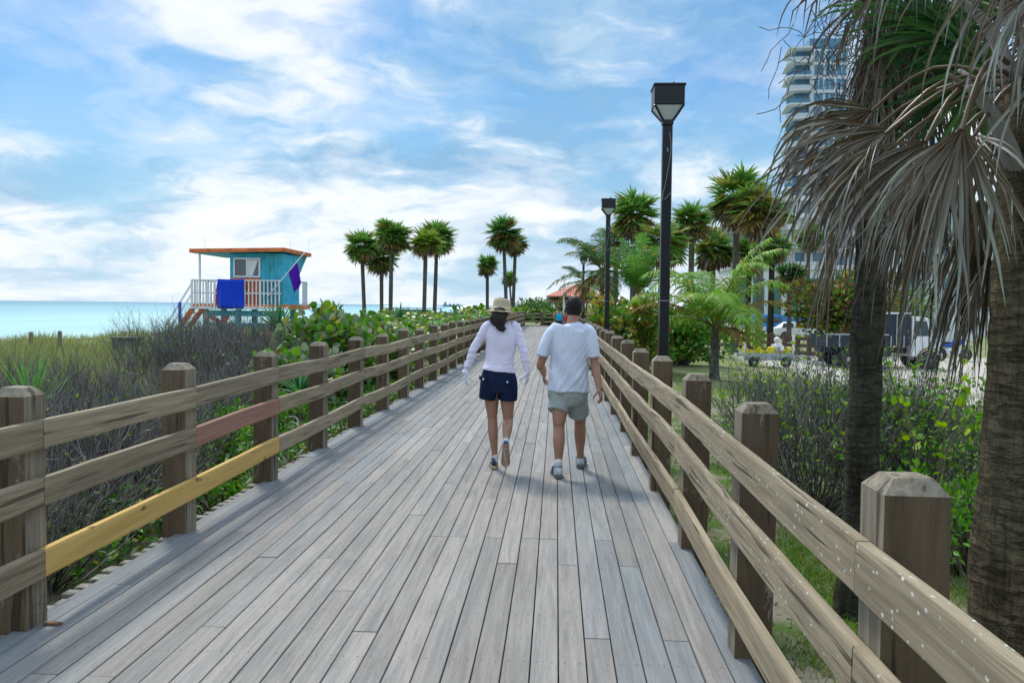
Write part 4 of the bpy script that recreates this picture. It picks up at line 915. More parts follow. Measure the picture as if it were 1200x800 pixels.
def skinmat(name, a, b):
    m, nt = newmat(name); f = nt.noise(nt.obj(), 9., 4.)
    c = nt.mix(f, a, b); sh = nt.n('ShaderNodeBsdfPrincipled', {'Base Color': c, 'Roughness': .5, 'Subsurface Weight': .12, 'Subsurface Radius': (.02, .008, .004), 'Specular IOR Level': .35, 'Normal': nt.bump(nt.noise(nt.obj(), 140., 3.), .15, .002)})
    o = nt.t.nodes.new('ShaderNodeOutputMaterial'); nt.l.new(sh, o.inputs[0]); return m
def cloth(name, col, k=.12, rough=.85):
    m, nt = newmat(name); oc = nt.obj(); f = nt.noise(oc, 6., 4.); wv = nt.noise(oc, 320., 2.); fold = nt.noise(nt.map(oc, (1, 1, .35)), 9., 3., .5, .6)
    c = nt.mix(f, tuple(x*(1-k) for x in col), tuple(min(1, x*(1+k*.5)) for x in col))
    h = nt.math('ADD', nt.math('MULTIPLY', fold, 1.), nt.math('MULTIPLY', wv, .04))
    return finish(m, nt, c, rough, nt.bump(h, .9, .03), spec=.15)
skA = skinmat('tanned_skin', (.30, .155, .095), (.40, .22, .14)); skB = skinmat('brown_skin', (.31, .165, .105), (.42, .235, .155))
def hair_mat(name, col):
    m, nt = newmat(name); oc = nt.obj(); f = nt.noise(nt.map(oc, (90, 90, 18)), 1., 4.)
    c = nt.mix(f, tuple(x*.5 for x in col), tuple(x*1.6 for x in col)); return finish(m, nt, c, .6, nt.bump(f, .6, .006), spec=.25)
hairm = hair_mat('dark_hair', (.022, .018, .016)); hairg = hair_mat('short_dark_hair', (.016, .013, .012))
def hand(mb, wrist, direc, palm_n, thumb_side, s=1., curl=.5):
    """palm, four curled fingers of unequal length, thumb leaving the side of the palm"""
    w = Vector(wrist); d = Vector(direc).normalized(); n = Vector(palm_n); n = (n-d*n.dot(d)).normalized(); sd_ = d.cross(n)*thumb_side
    mb.tube([w-d*.02, w+d*.03*s, w+d*.075*s, w+d*.095*s], [(.024*s, .020*s), (.036*s, .017*s), (.042*s, .016*s), (.038*s, .013*s)], 12, hint=sd_)
    for i, (o, L) in enumerate(((.030, .070), (.010, .078), (-.011, .073), (-.030, .058))):
        b = w+d*.088*s+sd_*o*s; p = [b-d*.02*s]; a = 0; c = b
        p.append(b)
        for k, q in enumerate((.45, .32, .23)):
            a += curl*(.75 if k == 0 else .9); c = c+(d*math.cos(a)+n*math.sin(a)+sd_*o*1.2)*L*q*s; p.append(c)
        mb.tube(p, [.0095*s, .0095*s, .009*s, .0082*s, .0066*s], 8, hint=sd_)
    b = w+d*.025*s+sd_*.028*s; p = [b, b+(d*.6+sd_*.7+n*.3)*.035*s, b+(d*.95+sd_*.8+n*.8)*.05*s, b+(d*1.35+sd_*.6+n*1.2)*.055*s]
    mb.tube(p, [.014*s, .0125*s, .011*s, .008*s], 8, hint=n)
def limb(mb, pts, rad, n=16, hint=(1, 0, 0), sub=5): mb.tube(pts, rad, n, hint=hint, sub=sub)
def head(mb, c, fwd, s=1., hat=False):
    """c = head centre; fwd = horizontal facing direction"""
    c = Vector(c); f = Vector(fwd).normalized(); u = Vector((0, 0, 1)); r = f.cross(u)
    def p(x, y, z): return c+r*x*s+f*y*s+u*z*s
    mb.tube([p(0, .0, -.112), p(0, .012, -.075), p(0, .006, -.03), p(0, -.004, .02), p(0, -.006, .07), p(0, -.006, .105)], [(.040*s, .045*s), (.058*s, .078*s), (.070*s, .092*s), (.075*s, .098*s), (.066*s, .086*s), (.035*s, .046*s)], 20, hint=r, sub=4)
    mb.tube([p(0, .088, .012), p(0, .104, -.014), p(0, .112, -.030), p(0, .098, -.040)], [.009*s, .011*s, .014*s, .010*s], 8, hint=r)
    mb.tube([p(-.024, .088, -.066), p(0, .096, -.067), p(.024, .088, -.066)], [.006*s, .009*s, .006*s], 8)
    mb.ell(p(0, .078, -.100), (.022*s, .022*s, .018*s), 10)
    for sg in (-1, 1):
        mb.tube([p(sg*.074, -.004, -.034), p(sg*.084, -.012, -.005), p(sg*.082, -.008, .018), p(sg*.076, .006, .010)], [(.007*s, .012*s), (.006*s, .017*s), (.006*s, .013*s), (.005*s, .008*s)], 8, hint=r)
        mb.ell(p(sg*.031, .082, .006), (.013*s, .010*s, .009*s), 10)
        mb.tube([p(sg*.012, .090, .026), p(sg*.034, .090, .030), p(sg*.052, .078, .024)], [.006*s]*3, 6)
    return p
def eyes(p, parent, off):
    for sg in (-1, 1):
        e = MB().ell(p(sg*.031, .088, .006), (.0085, .0065, .006), 10); obj('eye', e, MATS.get('eye') or plain('eye', (.06, .04, .03), .2), parent, off=off)
def shoe(root, heel, direc, pitch, mats, off, s=1., L=.285, tall=.10, tread=None, lace=True, yaw_r=0.):
    """heel = point under the heel on the sole; direc = toe direction in plan; pitch>0 lifts the heel about the toe"""
    f = Vector((direc[0], direc[1], 0)).normalized(); u = Vector((0, 0, 1)); r = f.cross(u); R3 = Matrix.Rotation(-pitch, 3, r); f2 = R3 @ f; u2 = R3 @ u; h = Vector(heel)
    def q(x, y, z): return h+r*x*s+f2*y*s+u2*z*s
    outline = [(0., .020), (.02, .031), (.07, .034), (.13, .034), (.19, .045), (.235, .044), (.268, .030), (.285, .010)]
    so = MB(); V = []; n = len(outline)
    for z, g in ((0., .97), (.010, 1.05), (.026, 1.04), (.031, .96)):
        up = lambda y: .012 if y > .24 else 0
        ring = [(-w_*g, y, z+up(y)) for y, w_ in outline]+[(w_*g, y, z+up(y)) for y, w_ in outline[::-1]]
        V.append([tuple(q(*a)) for a in ring])
    k = 2*n; F = [[i*k+j, i*k+(j+1) % k, (i+1)*k+(j+1) % k, (i+1)*k+j] for i in range(3) for j in range(k)]+[list(range(k))[::-1], [3*k+j for j in range(k)]]
    so.add([v for r_ in V for v in r_], F, 0, smooth=False)
    upm = MB()
    upm.tube([q(0, .012, .055), q(0, .05, .055), q(0, .12, .050), q(0, .18, .044), q(0, .235, .038), q(0, .262, .036)], [(.026*s, .034*s), (.034*s, .038*s), (.036*s, .034*s), (.042*s, .026*s), (.038*s, .020*s), (.024*s, .012*s)], 16, hint=r, sub=4)
    upm.tube([q(0, .040, .03), q(0, .042, .075), q(0, .040, tall)], [(.033*s, .042*s), (.032*s, .042*s), (.034*s, .042*s)], 16, hint=r, sub=2)
    sh = remesh(upm, 'shoe', .005, 2, mats[0], root, off)
    obj('sole', so, mats[1], sh)
    sh.data.transform(Matrix.Identity(4))
    for ch in sh.children: ch.data.transform(Matrix.Translation(-Vector(off)))
    # overlays: heel stripes and side bars
    st = MB()
    for z, w_ in ((.045, .030), (.068, .030), (.09, .034)): st.tube([q(-w_-.003, .055, z-.006), q(-w_*.7, .012, z), q(0, -.004, z+.003), q(w_*.7, .012, z), q(w_+.003, .055, z-.006)], [.0045*s]*5, 6)
    for sg in (-1, 1):
        for y in (.09, .125, .16): st.tube([q(sg*.040, y+.018, .030), q(sg*.036, y, .066), q(sg*.018, y-.005, .082)], [.0045*s]*3, 6)
    obj('stripes', st, mats[2], sh, off=off)
    if tread:
        tr = MB()
        for i in range(9): y = .02+i*.029; ww = np.interp(y, [o[0] for o in outline], [o[1] for o in outline])*.8; tr.bar(q(-ww, y, -.003), q(ww, y+.006, -.003), .009, .006)
        tr.bar(q(-.02, .06, -.003), q(.01, .25, -.003), .008, .006)
        obj('tread', tr, tread, sh, off=off)
    return sh
def finish_person(body, loc): body.location = loc
# ---------------- the man in pale shirt and grey shorts
oM = Vector(P(667, 556, 8.35)); oM.z = 0
bd = MB()
hM = P(672.5, 361.5, 8.42)
p = head(bd, hM, (.06, 1, -.0), 1.0)
limb(bd, [P(671, 385, 8.36), P(671.5, 374, 8.38), hM+Vector((0, -.01, -.06))], [.062, .056, .055])
limb(bd, [P(667, 458, 8.36), P(667, 440, 8.36), P(668, 415, 8.36), P(669, 393, 8.37)], [(.14, .10), (.14, .09), (.15, .09), (.11, .06)])
for sh_, el, wr, hd, pn, ts in ((P(647, 390, 8.38), P(633.5, 427, 8.36), P(637.5, 438, 8.56), None, (.9, 0, .1), -1), (P(691, 390, 8.37), P(697.5, 428, 8.32), P(702, 455, 8.22), None, (-.85, .35, 0), 1)):
    mid = sh_.lerp(el, .5); fm = el.lerp(wr, .35)
    limb(bd, [sh_, mid, el, fm, wr], [(.058, .06), (.049, .052), (.041, .042), (.042, .038), (.026, .030)])
    d = (wr-el).normalized()+Vector((-.12*ts*-1, 0, -.55 if ts < 0 else -.1)); hand(bd, wr, d, pn, -ts, .98, .55)
for hp, kn, an in ((P(657.5, 458, 8.34), P(655, 501, 8.26), P(654.5, 548, 8.14)), (P(675, 458, 8.38), P(679.5, 497, 8.58), P(680, 537.5, 8.68))):
    cf = kn.lerp(an, .33)+Vector((0, -.025, 0)); th = hp.lerp(kn, .5)
    limb(bd, [hp, th, kn+Vector((0, 0, .06)), kn, cf, kn.lerp(an, .72)+Vector((0, -.008, 0)), an, an+Vector((0, .0, -.05))], [(.09, .095), (.080, .085), (.062, .066), (.056, .062), (.058, .064), (.040, .045), (.034, .040), (.036, .042)], sub=4)
man = remesh(bd, 'person', .0065, 3, skA, None, oM); man.location = oM
tag(man, 'walker in pale t-shirt and grey shorts with short dark hair, striding away', 'person'); eyes(p, man, oM)
hr = MB(); c = hM
hr.tube([c+Vector((0, -.030, -.070)), c+Vector((0, -.026, -.035)), c+Vector((0, -.018, .0)), c+Vector((0, -.010, .05)), c+Vector((0, -.004, .095)), c+Vector((0, 0, .112))], [(.056, .052), (.075, .074), (.083, .094), (.081, .103), (.064, .082), (.030, .04)], 22, sub=4, caps=False)
h = remesh(hr, 'hair', .006, 2, hairg, man, oM); wrinkle(h, lambda v: mnoise.noise(v*55)*.005+mnoise.noise(v*18)*.004)
sm = MB(); S = [(668.5, 378.5, .060, .060), (669, 381.5, .135, .085), (668, 386, .200, .108), (667.8, 395, .198, .125), (667.5, 408, .192, .135), (667.3, 425, .190, .138), (667, 440, .196, .146), (666, 452, .206, .156), (665.7, 458, .212, .162)]
sm.tube([P(a, b, 8.37) for a, b, _, _ in S], [(c_, d_) for _, _, c_, d_ in S], 36, sub=4, caps=False)
for pts in (((656, 386), (647.5, 390), (640, 402), (636, 417)), ((683, 386), (690.5, 390), (693.5, 403), (695.5, 419))):
    sm.tube([P(x_, y_, Y_) for (x_, y_), Y_ in zip(pts, (8.37, 8.37, 8.345, 8.33))], [(.066, .085), (.068, .082), (.062, .078), (.060, .074)], 20, sub=4, caps=False)
shirtM = cloth('pale_lavender_cotton', (.66, .70, .82), .06)
ts_ = remesh(sm, 't_shirt', .008, 4, shirtM, man, oM)
def fold_m(v):
    return (mnoise.noise(Vector((v.x*9+v.z*5, v.y*4, v.z*2.2)))*.021+abs(mnoise.noise(Vector((v.x*16-v.z*9, v.y*7, v.z*5))))*.016)*min(1, max(.15, (1.45-v.z)*2.2))
wrinkle(ts_, fold_m)
shM = cloth('grey_green_shorts', (.33, .37, .345), .1)
ss = MB(); ss.tube([P(666, 452, 8.36), P(666, 458, 8.36), P(666, 466, 8.36), P(666, 475, 8.36)], [(.185, .125), (.195, .135), (.195, .135), (.14, .12)], 30, sub=3, caps=False)
ss.tube([P(658, 464, 8.35), P(655.8, 473, 8.33), P(653.5, 482.3, 8.30)], [(.108, .118), (.108, .115), (.106, .112)], 22, sub=4, caps=False)
ss.tube([P(675, 464, 8.38), P(677, 475, 8.42), P(678.5, 486, 8.46)], [(.108, .118), (.108, .115), (.104, .11)], 22, sub=4, caps=False)
so_ = remesh(ss, 'shorts', .008, 3, shM, man, oM); wrinkle(so_, lambda v: mnoise.noise(Vector((v.x*14+v.z*4, v.y*7, v.z*6)))*.009+mnoise.noise(v*25)*.003)
sw = MB(); 
for xx, zz in ((.115, .80), (-.13, .80)): sw.tube([(xx, -.145, zz), (xx+.01, -.150, zz-.09)], [.004, .004], 6)
white_sock = cloth('white_sock', (.68, .68, .70)); shoeW = plain('running_shoe_mesh', (.60, .65, .70), .6, var=.3, scale=30); shoeS = plain('shoe_sole', (.13, .16, .18), .6); shoeT = plain('shoe_dark_stripe', (.06, .09, .13), .5); sandS = plain('white_rubber', (.6, .6, .58), .6)
for an, dr, pit in ((P(654.5, 548, 8.14), (-.12, 1), .04), (P(680, 537.5, 8.68), (.10, 1), .02)):
    obj('sock', MB().tube([an+Vector((0, 0, .060)), an+Vector((0, 0, .03)), an+Vector((0, 0, -.03))], [(.037, .043), (.036, .040), (.034, .038)], 16, sub=3), white_sock, man, off=oM)
    f = Vector((dr[0], dr[1], 0)).normalized(); heel = Vector((an.x, an.y, .012))-f*.045; shoe(man, heel, dr, pit, (shoeW, shoeS, shoeT), oM, 1.18, tall=.115)
# ---------------- the woman in lavender top, navy shorts and straw hat
oW = Vector(P(584, 551, 8.5)); oW.z = 0
bd = MB(); hW = P(587.5, 363.5, 8.55)
p = head(bd, hW, (.30, 1, 0), .94)
limb(bd, [P(588.5, 380, 8.5), P(588.5, 374, 8.52), hW+Vector((0, 0, -.07))], [.05, .045, .046])
limb(bd, [P(584.5, 445, 8.5), P(585, 425, 8.5), P(586.5, 405, 8.5), P(587.5, 385, 8.5)], [(.12, .08), (.10, .07), (.11, .07), (.09, .05)])
for sh_, el, wr, ts in ((P(571.5, 381, 8.5), P(555.5, 408, 8.49), P(546.5, 433, 8.5), -1), (P(604, 382, 8.5), P(613.5, 411, 8.48), P(617.5, 434, 8.47), 1)):
    limb(bd, [sh_, sh_.lerp(el, .5), el, el.lerp(wr, .35), wr], [.042, .038, .034, .033, .022])
for hp, kn, an in ((P(575.5, 448, 8.5), P(577, 491, 8.56), P(580.3, 540, 8.55)), (P(594, 448, 8.5), P(595.5, 493, 8.52), P(592.7, 520.5, 8.20))):
    cf = kn.lerp(an, .33)+Vector((0, -.022, 0))
    limb(bd, [hp, hp.lerp(kn, .5), kn.lerp(hp, .14), kn, cf, kn.lerp(an, .72), an, an.lerp(kn, -.12)], [(.082, .085), (.072, .076), (.054, .058), (.050, .054), (.050, .055), (.034, .038), (.028, .033), (.030, .036)], sub=4)
wom = remesh(bd, 'person', .0065, 3, skB, None, oW); wom.location = oW
tag(wom, 'walker in straw sun hat, lavender long sleeved top and navy shorts, with black ponytail', 'person'); eyes(p, wom, oW)
lav = cloth('lavender_knit', (.76, .72, .88), .05)
tp = MB(); S = [(589, 377.5, .058, .052), (588.5, 380, .105, .07), (588, 385, .150, .088), (587.6, 394, .160, .098), (587, 405, .152, .100), (586.3, 415, .143, .094), (585.8, 424, .146, .10), (585, 431, .160, .118), (584.6, 434.5, .168, .128)]
tp.tube([P(a, b, 8.5) for a, b, _, _ in S], [(c_, d_) for _, _, c_, d_ in S], 34, sub=4, caps=False)
for sh_, el, wr, ts in ((P(571.5, 382, 8.5), P(555.5, 408, 8.49), P(546.5, 433, 8.5), -1), (P(604, 383, 8.5), P(613.5, 411, 8.48), P(617.5, 434, 8.47), 1)):
    tp.tube([sh_+Vector((-ts*.06, 0, .012)), sh_, sh_.lerp(el, .5), el, el.lerp(wr, .4), wr, wr.lerp(el, -.12)], [.052, .055, .047, .042, .039, .031, .034], 18, sub=4)
    hand(tp, wr, (wr-el).normalized()+Vector((-.10*ts, .1, -.4)), (-ts*.9, .3, 0), -ts, .95, .35)
t_ = remesh(tp, 'long_sleeved_top', .0065, 3, lav, wom, oW)
def fold_w(v):
    arm = abs(v.x) > .19; return mnoise.noise(Vector((v.x*8, v.y*6, v.z*(26 if arm else 9))))*(.009 if arm else .009)+(mnoise.noise(Vector((v.x*6, v.y*6, v.z*30)))*.005 if .98 < v.z < 1.12 else 0)
wrinkle(t_, fold_w)
navy = cloth('navy_cotton', (.008, .018, .055), .2, .8)
ss = MB(); ss.tube([P(584.5, 431.5, 8.5), P(584.5, 438, 8.5), P(584.5, 448, 8.5), P(584.5, 459.5, 8.5)], [(.150, .105), (.168, .120), (.184, .130), (.15, .12)], 30, sub=3, caps=False)
ss.tube([P(574.5, 448, 8.5), P(572.8, 458, 8.51), P(572, 466.5, 8.52)], [(.100, .112), (.094, .108), (.092, .104)], 22, sub=4, caps=False)
ss.tube([P(594.5, 448, 8.5), P(595.4, 459, 8.5), P(595, 469, 8.5)], [(.100, .112), (.095, .108), (.092, .104)], 22, sub=4, caps=False)
so_ = remesh(ss, 'shorts', .0075, 2, navy, wom, oW); wrinkle(so_, lambda v: mnoise.noise(Vector((v.x*14, v.y*7, v.z*8)))*.005)
wbt = plain('white_button', (.7, .7, .66), .4)
for px, py in ((566.3, 444), (594.6, 447.6)):
    b = P(px, py, 8.37); 
    obj('button', MB().ell(b-oW, (.011, .006, .011), 12), wbt, so_)
    obj('pocket_flap', MB().box(b-oW+Vector((0, .012, .012)), (.085, .012, .035), bev=.003), navy, so_)
# straw hat
m, nt = newmat('straw'); oc = nt.obj(); wv = nt.n('ShaderNodeTexWave', {'Vector': oc, 'Scale': 60., 'Distortion': 1.5}, wave_type='RINGS', rings_direction='Z', out=1); wz = nt.n('ShaderNodeTexWave', {'Vector': oc, 'Scale': 45., 'Distortion': 1.}, wave_type='BANDS', bands_direction='Z', out=1)
c = nt.mix(nt.math('MULTIPLY', nt.math('ADD', wv, wz), .5), (.40, .30, .17), (.68, .57, .38)); finish(m, nt, c, .8, nt.bump(nt.math('ADD', wv, wz), .5, .004))
hc = P(587, 364.5, 8.52); tilt = Matrix.Rotation(math.radians(-6), 3, 'X') @ Matrix.Rotation(math.radians(4), 3, 'Y')
ht = MB(); prof = [(.088, .0), (.125, -.012), (.156, -.020), (.157, -.016), (.126, -.006), (.094, .012), (.090, .04), (.084, .085), (.078, .112), (.066, .124), (.03, .127), (.001, .126)]
ht.lathe(hc-oW, prof, 40, rot=tilt); hat = obj('sun_hat', ht, m, wom); wrinkle(hat, lambda v: mnoise.noise(v*9)*.006)
bnd = MB(); bnd.lathe(hc-oW, [(.0955, .012), (.0975, .014), (.0955, .038), (.092, .038)], 40, rot=tilt); obj('hat_band', bnd, plain('pale_band', (.62, .52, .33), .8), hat)
# ponytail and hair
hr = MB(); c = hW; hr.tube([c+Vector((0, -.030, -.085)), c+Vector((0, -.028, -.05)), c+Vector((0, -.014, .0)), c+Vector((0, -.006, .05)), c+Vector((0, 0, .085))], [(.050, .040), (.068, .064), (.078, .092), (.074, .094), (.05, .06)], 20, sub=4)
strands = [((585, 364), (580.5, 372), (581.5, 380), (588, 387)), ((587, 364), (584, 373), (586, 382), (589.5, 389)), ((583, 363), (577.5, 371), (577.5, 378), (583, 383.5)), ((589, 364), (588, 373), (589, 380), (590.5, 388.5)), ((586, 363), (581, 371), (579, 377), (584, 386)), ((590, 365), (590.5, 372), (590, 378), (589, 385)), ((584, 364), (582.5, 374), (584, 383), (586, 388)), ((588, 364), (586, 371), (587, 379), (593, 386))]
for i, s_ in enumerate(strands):
    hr.tube([P(a, b, 8.42-.035*(k > 0)+.004*(i % 3)) for k, (a, b) in enumerate(s_)], [.030, .027, .021, .006], 8, sub=4)
h = remesh(hr, 'hair', .005, 1, hairm, wom, oW); wrinkle(h, lambda v: mnoise.noise(Vector((v.x*70, v.y*70, v.z*12)))*.006)
navyshoe = plain('navy_shoe', (.03, .05, .11), .6, var=.3); orng = plain('gum_sole', (.42, .17, .06), .6, var=.25, scale=20); whs = plain('pale_sole', (.62, .50, .30), .6)
an = P(580.3, 540, 8.55); obj('sock', MB().tube([an+Vector((0, 0, .055)), an+Vector((0, 0, .02)), an+Vector((0, 0, -.03))], [(.032, .037), (.029, .034), (.027, .032)], 16, sub=3), white_sock, wom, off=oW)
shoe(wom, Vector((an.x-.005, an.y-.04, .010)), (-.16, 1), .02, (navyshoe, whs, sandS), oW, .92, tread=None)
an = P(592.7, 520.5, 8.20); toe = P(591.5, 550, 8.33); pit = math.radians(63); f = Vector((-.05, 1, 0)).normalized()
rr_ = f.cross(Vector((0, 0, 1))); R3 = Matrix.Rotation(-pit, 3, rr_); f2 = R3 @ f; u2 = R3 @ Vector((0, 0, 1)); heel = an-f2*.040*.92-u2*.085*.92
shoe(wom, heel, f, pit, (navyshoe, orng, sandS), oW, .92, tread=sandS)
obj('sock', MB().tube([an+(P(595.5, 493, 8.52)-an)*.16, an, an-u2*.04], [(.031, .036), (.029, .034), (.027, .032)], 16, sub=3), white_sock, wom, off=oW)
# ---------------- two small far walkers
def far_person(px, Y, lab, top, bottom, skin, hair, htall=1.66, child=False, arms=True, name='person'):
    o = P(px, 380, Y); o.z = 0; s = htall/1.70; b = MB(); q = lambda x, y, z: o+Vector((x, y, z))*s
    p = head(b, q(0, .0, 1.58), (0, 1, 0), s)
    limb(b, [q(0, 0, 1.40), q(0, 0, 1.50)], [.05*s, .05*s]); limb(b, [q(0, 0, .88), q(0, 0, 1.1), q(0, 0, 1.36)], [(.14*s, .1*s), (.12*s, .09*s), (.14*s, .09*s)])
    for sg in (-1, 1):
        limb(b, [q(sg*.17, 0, 1.38), q(sg*.27, -.03, 1.16), q(sg*.20, .14, 1.02)], [.042*s, .036*s, .024*s]); hand(b, q(sg*.20, .14, 1.02), (-sg*.4, .8, .1), (-sg, 0, 0), -sg, s*.95, .6)
        limb(b, [q(sg*.09, 0, .9), q(sg*.095, .1*sg, .48), q(sg*.095, .18*sg-.05, .09), q(sg*.095, .18*sg+.05, .035)], [.085*s, .058*s, .036*s, .035*s])
    body = remesh(b, name, .012, 2, skin, None, o); body.location = o; tag(body, lab, 'person', 'walkers far down the boardwalk')
    remesh(MB().tube([q(0, 0, .86), q(0, 0, 1.05), q(0, 0, 1.25), q(0, 0, 1.38)], [(.16*s, .12*s), (.14*s, .11*s), (.165*s, .12*s), (.10*s, .07*s)], 20, sub=3), 'top', .012, 2, top, body, o)
    sb = MB().tube([q(0, 0, .96), q(0, 0, .84)], [(.165*s, .125*s), (.17*s, .13*s)], 20, sub=2)
    for sg in (-1, 1): sb.tube([q(sg*.085, 0, .86), q(sg*.09, .04*sg, .62)], [.095*s, .085*s], 14)
    remesh(sb, 'shorts', .012, 2, bottom, body, o)
    hb = MB().ell(q(0, -.02, 1.60), (.085*s, .10*s, .115*s), 14); hb.tube([q(0, -.10, 1.60), q(.01, -.14, 1.52), q(.01, -.12, 1.40)], [.03*s, .03*s, .012*s], 8); remesh(hb, 'hair', .012, 1, hair, body, o)
far_person(655, 40, 'distant walker in a turquoise top with brown hair tied back', cloth('turquoise_cloth', (.02, .42, .68)), cloth('dark_shorts', (.03, .03, .04)), skB, hair_mat('brown_hair', (.09, .045, .025)))
far_person(662.5, 43, 'distant walker in red half hidden beside the turquoise top', cloth('red_cloth', (.45, .05, .06)), cloth('grey_shorts', (.2, .2, .22)), skA, hairm, 1.5)
# ------------------------------------------------------------------ lifeguard tower
teal = plain('teal_paint', (.045, .40, .53), .6, var=.35, scale=2.5); teal_lit = plain('teal_paint_lit', (.05, .52, .74), .6, var=.25, scale=2.5); orange = plain('orange_paint', (.78, .18, .045), .6, var=.35, scale=3.); whp = plain('white_paint', (.74, .75, .77), .5, var=.1); blue = cloth('royal_blue_canvas', (.015, .06, .62), .15); purple = cloth('purple_flag', (.10, .012, .42), .15)
bluep = plain('blue_paint', (.02, .10, .45), .5); glassm, nt = newmat('window_glass'); finish(glassm, nt, (.05, .07, .09), .08, spec=.8)
curt = cloth('white_curtain', (.72, .72, .74)); conc = plain('grey_concrete', (.34, .34, .33), .85, bump=.2)
YT = 36.; fx = P(228, 330, YT).x; zf = 1.46; tw = thing('lifeguard_tower', 'turquoise and orange lifeguard tower hut on the beach with a white railed deck', 'lifeguard tower', (P(300, 360, YT).x, YT, gz(P(300, 360, YT).x, YT)))
L0 = Vector(tw.location)
def X(px): return P(px, 330, YT).x-L0.x
def Z(py): return P(280, py, YT).z-L0.z
zf = Z(359.5); z_eave = Z(296.5); zr = Z(328.5)
xa, xh0, xh1 = X(228), X(270), X(331); D = 2.3
hut = MB(); hut.box(((xh0+xh1)/2, D/2, (zf+z_eave)/2), (xh1-xh0, D, z_eave-zf)); n = 12
for i in range(n+1): hut.box((xh0+(xh1-xh0)*i/n, -.006, (zf+z_eave)/2), (.018, .012, z_eave-zf-.01))
obj('wall', hut, teal, tw)
sidew = MB(); sidew.box((xh1+.012, D/2, (zf+z_eave)/2), (.02, D+.02, z_eave-zf-.02)); [sidew.box((xh1+.026, .12+i*.295, (zf+z_eave)/2), (.012, .02, z_eave-zf-.03)) for i in range(8)]; obj('side_wall', sidew, teal_lit, tw)  # side wall repeats the hut teal, brightened in the colour as if lit
# flat roof rising slightly to the right with orange fascia
rf = MB(); za, zb = Z(297), Z(295); xr0, xr1 = X(228)-.05, X(331)+.12
rf.prism([(xr0, -.25, za), (xr1, -.25, zb), (xr1, -.25, zb+.10), (xr0, -.25, za+.10)], (0, D+1.65, 0)); roof = obj('roof', rf, teal, tw)
fa = MB(); fa.bar((xr0-.02, -.29, za+.09), (xr1+.02, -.29, zb+.09), .05, .16); fa.bar((xr1+.03, -.29, zb+.09), (xr1+.03, D+1.42, zb+.09), .05, .16); fa.bar((xr0-.03, -.29, za+.09), (xr0-.03, D+1.42, za+.09), .05, .16); obj('fascia', fa, orange, roof)
for xx in (xh1-.1, xh0+.4): obj('eave_bracket', MB().prism([(xx, D+.02, z_eave-.02), (xx, D+1.35, zb-.01), (xx, D+.02, z_eave-.95)], (.08, 0, 0)), teal, tw)
for px in (235.5, 255.5): obj('roof_post', MB().box((X(px), -.12 if px < 250 else D-.1, (zf+za)/2), (.07, .07, za-zf)), whp, tw)
for px in (212+4, 336, 358): obj('antenna', MB().tube([(X(px) if px > 230 else xr0+.3, .5, zb+.05), (X(px) if px > 230 else xr0+.3, .5, zb+.75)], [.008, .004], 5), whp, tw)
# window
wn = MB(); wx0, wx1, wz0, wz1 = X(275), X(304.5), Z(324), Z(303)
for a, b in (((wx0, wz0), (wx1, wz0)), ((wx0, wz1), (wx1, wz1))): wn.box(((wx0+wx1)/2, -.03, a[1]), (wx1-wx0+.06, .06, .06))
for x in (wx0, (wx0+wx1)/2, wx1): wn.box((x, -.034, (wz0+wz1)/2), (.06, .06, wz1-wz0-.06))
wo_ = obj('window', wn, whp, tw); obj('pane', MB().box(((wx0+wx1)/2, -.016, (wz0+wz1)/2), (wx1-wx0, .012, wz1-wz0-.06)), glassm, wo_)
cm_ = MB(); cm_.prism([(wx0+.55, -.028, wz1-.05), (wx1-.07, -.028, wz1-.05), (wx1-.30, -.028, wz0+.05), (wx0+.58, -.028, wz0+.05)], (0, .01, 0)); obj('curtain', cm_, curt, wo_)
obj('window_panel', MB().box(((X(272)+X(304.5))/2, -.025, (Z(327)+zf)/2+.02), (X(304.5)-X(272), .03, Z(326)-zf)), orange, tw)
# deck platform, railing
fr_y = -.16
pl = MB(); pl.box(((xa-.1+xh1+.35)/2, D/2+.0, zf-.05), (xh1+.45-xa, D+.5, .10), bev=.01); obj('deck', pl, whp, tw)
pf = MB(); pf.box(((xa-.1+xh1+.4)/2, fr_y-.02, zf+.02), (xh1+.5-xa, .04, .20)); pf.box((xh1+.42, D/2+.1, zf+.02), (.04, D+.4, .20)); obj('deck_fascia', pf, orange, tw)
rl = MB(); x0r, x1r = X(227), X(331)
rl.box(((x0r+x1r)/2, fr_y, zr), (x1r-x0r, .10, .05)); rl.box(((x0r+x1r)/2, fr_y, Z(343.5)), (x1r-x0r, .035, .06)); rl.box(((x0r+x1r)/2, D-.2, zr), (x1r-x0r, .08, .05)); rl.box((x0r, D/2-.1, zr-.002), (.08, D+.1, .05)); rl.box((xh1+.42, D-.6, zr-.004), (.06, .9, .05))
k = 0; x = x0r
while x < x1r+.05:
    rl.box((x, fr_y-.03, (zf+zr)/2), (.055 if k % 6 else .09, .035, zr-zf-.03)); 
    if x < xh0: rl.box((x+.06, D-.2, (zf+zr)/2), (.05, .035, zr-zf-.06))
    x += .165; k += 1
for i in range(7): rl.box((x0r-.03, fr_y+.3+i*.3, (zf+zr)/2), (.03, .05, zr-zf-.05))
for i in range(5): rl.box((xh1+.44, D-.2-i*.16, (zf+zr)/2), (.03, .05, zr-zf-.05))
obj('railing', rl, whp, tw)
V = []; bx0, bx1, bz0, bz1 = X(257.5), X(288.5), Z(361), zr+.05
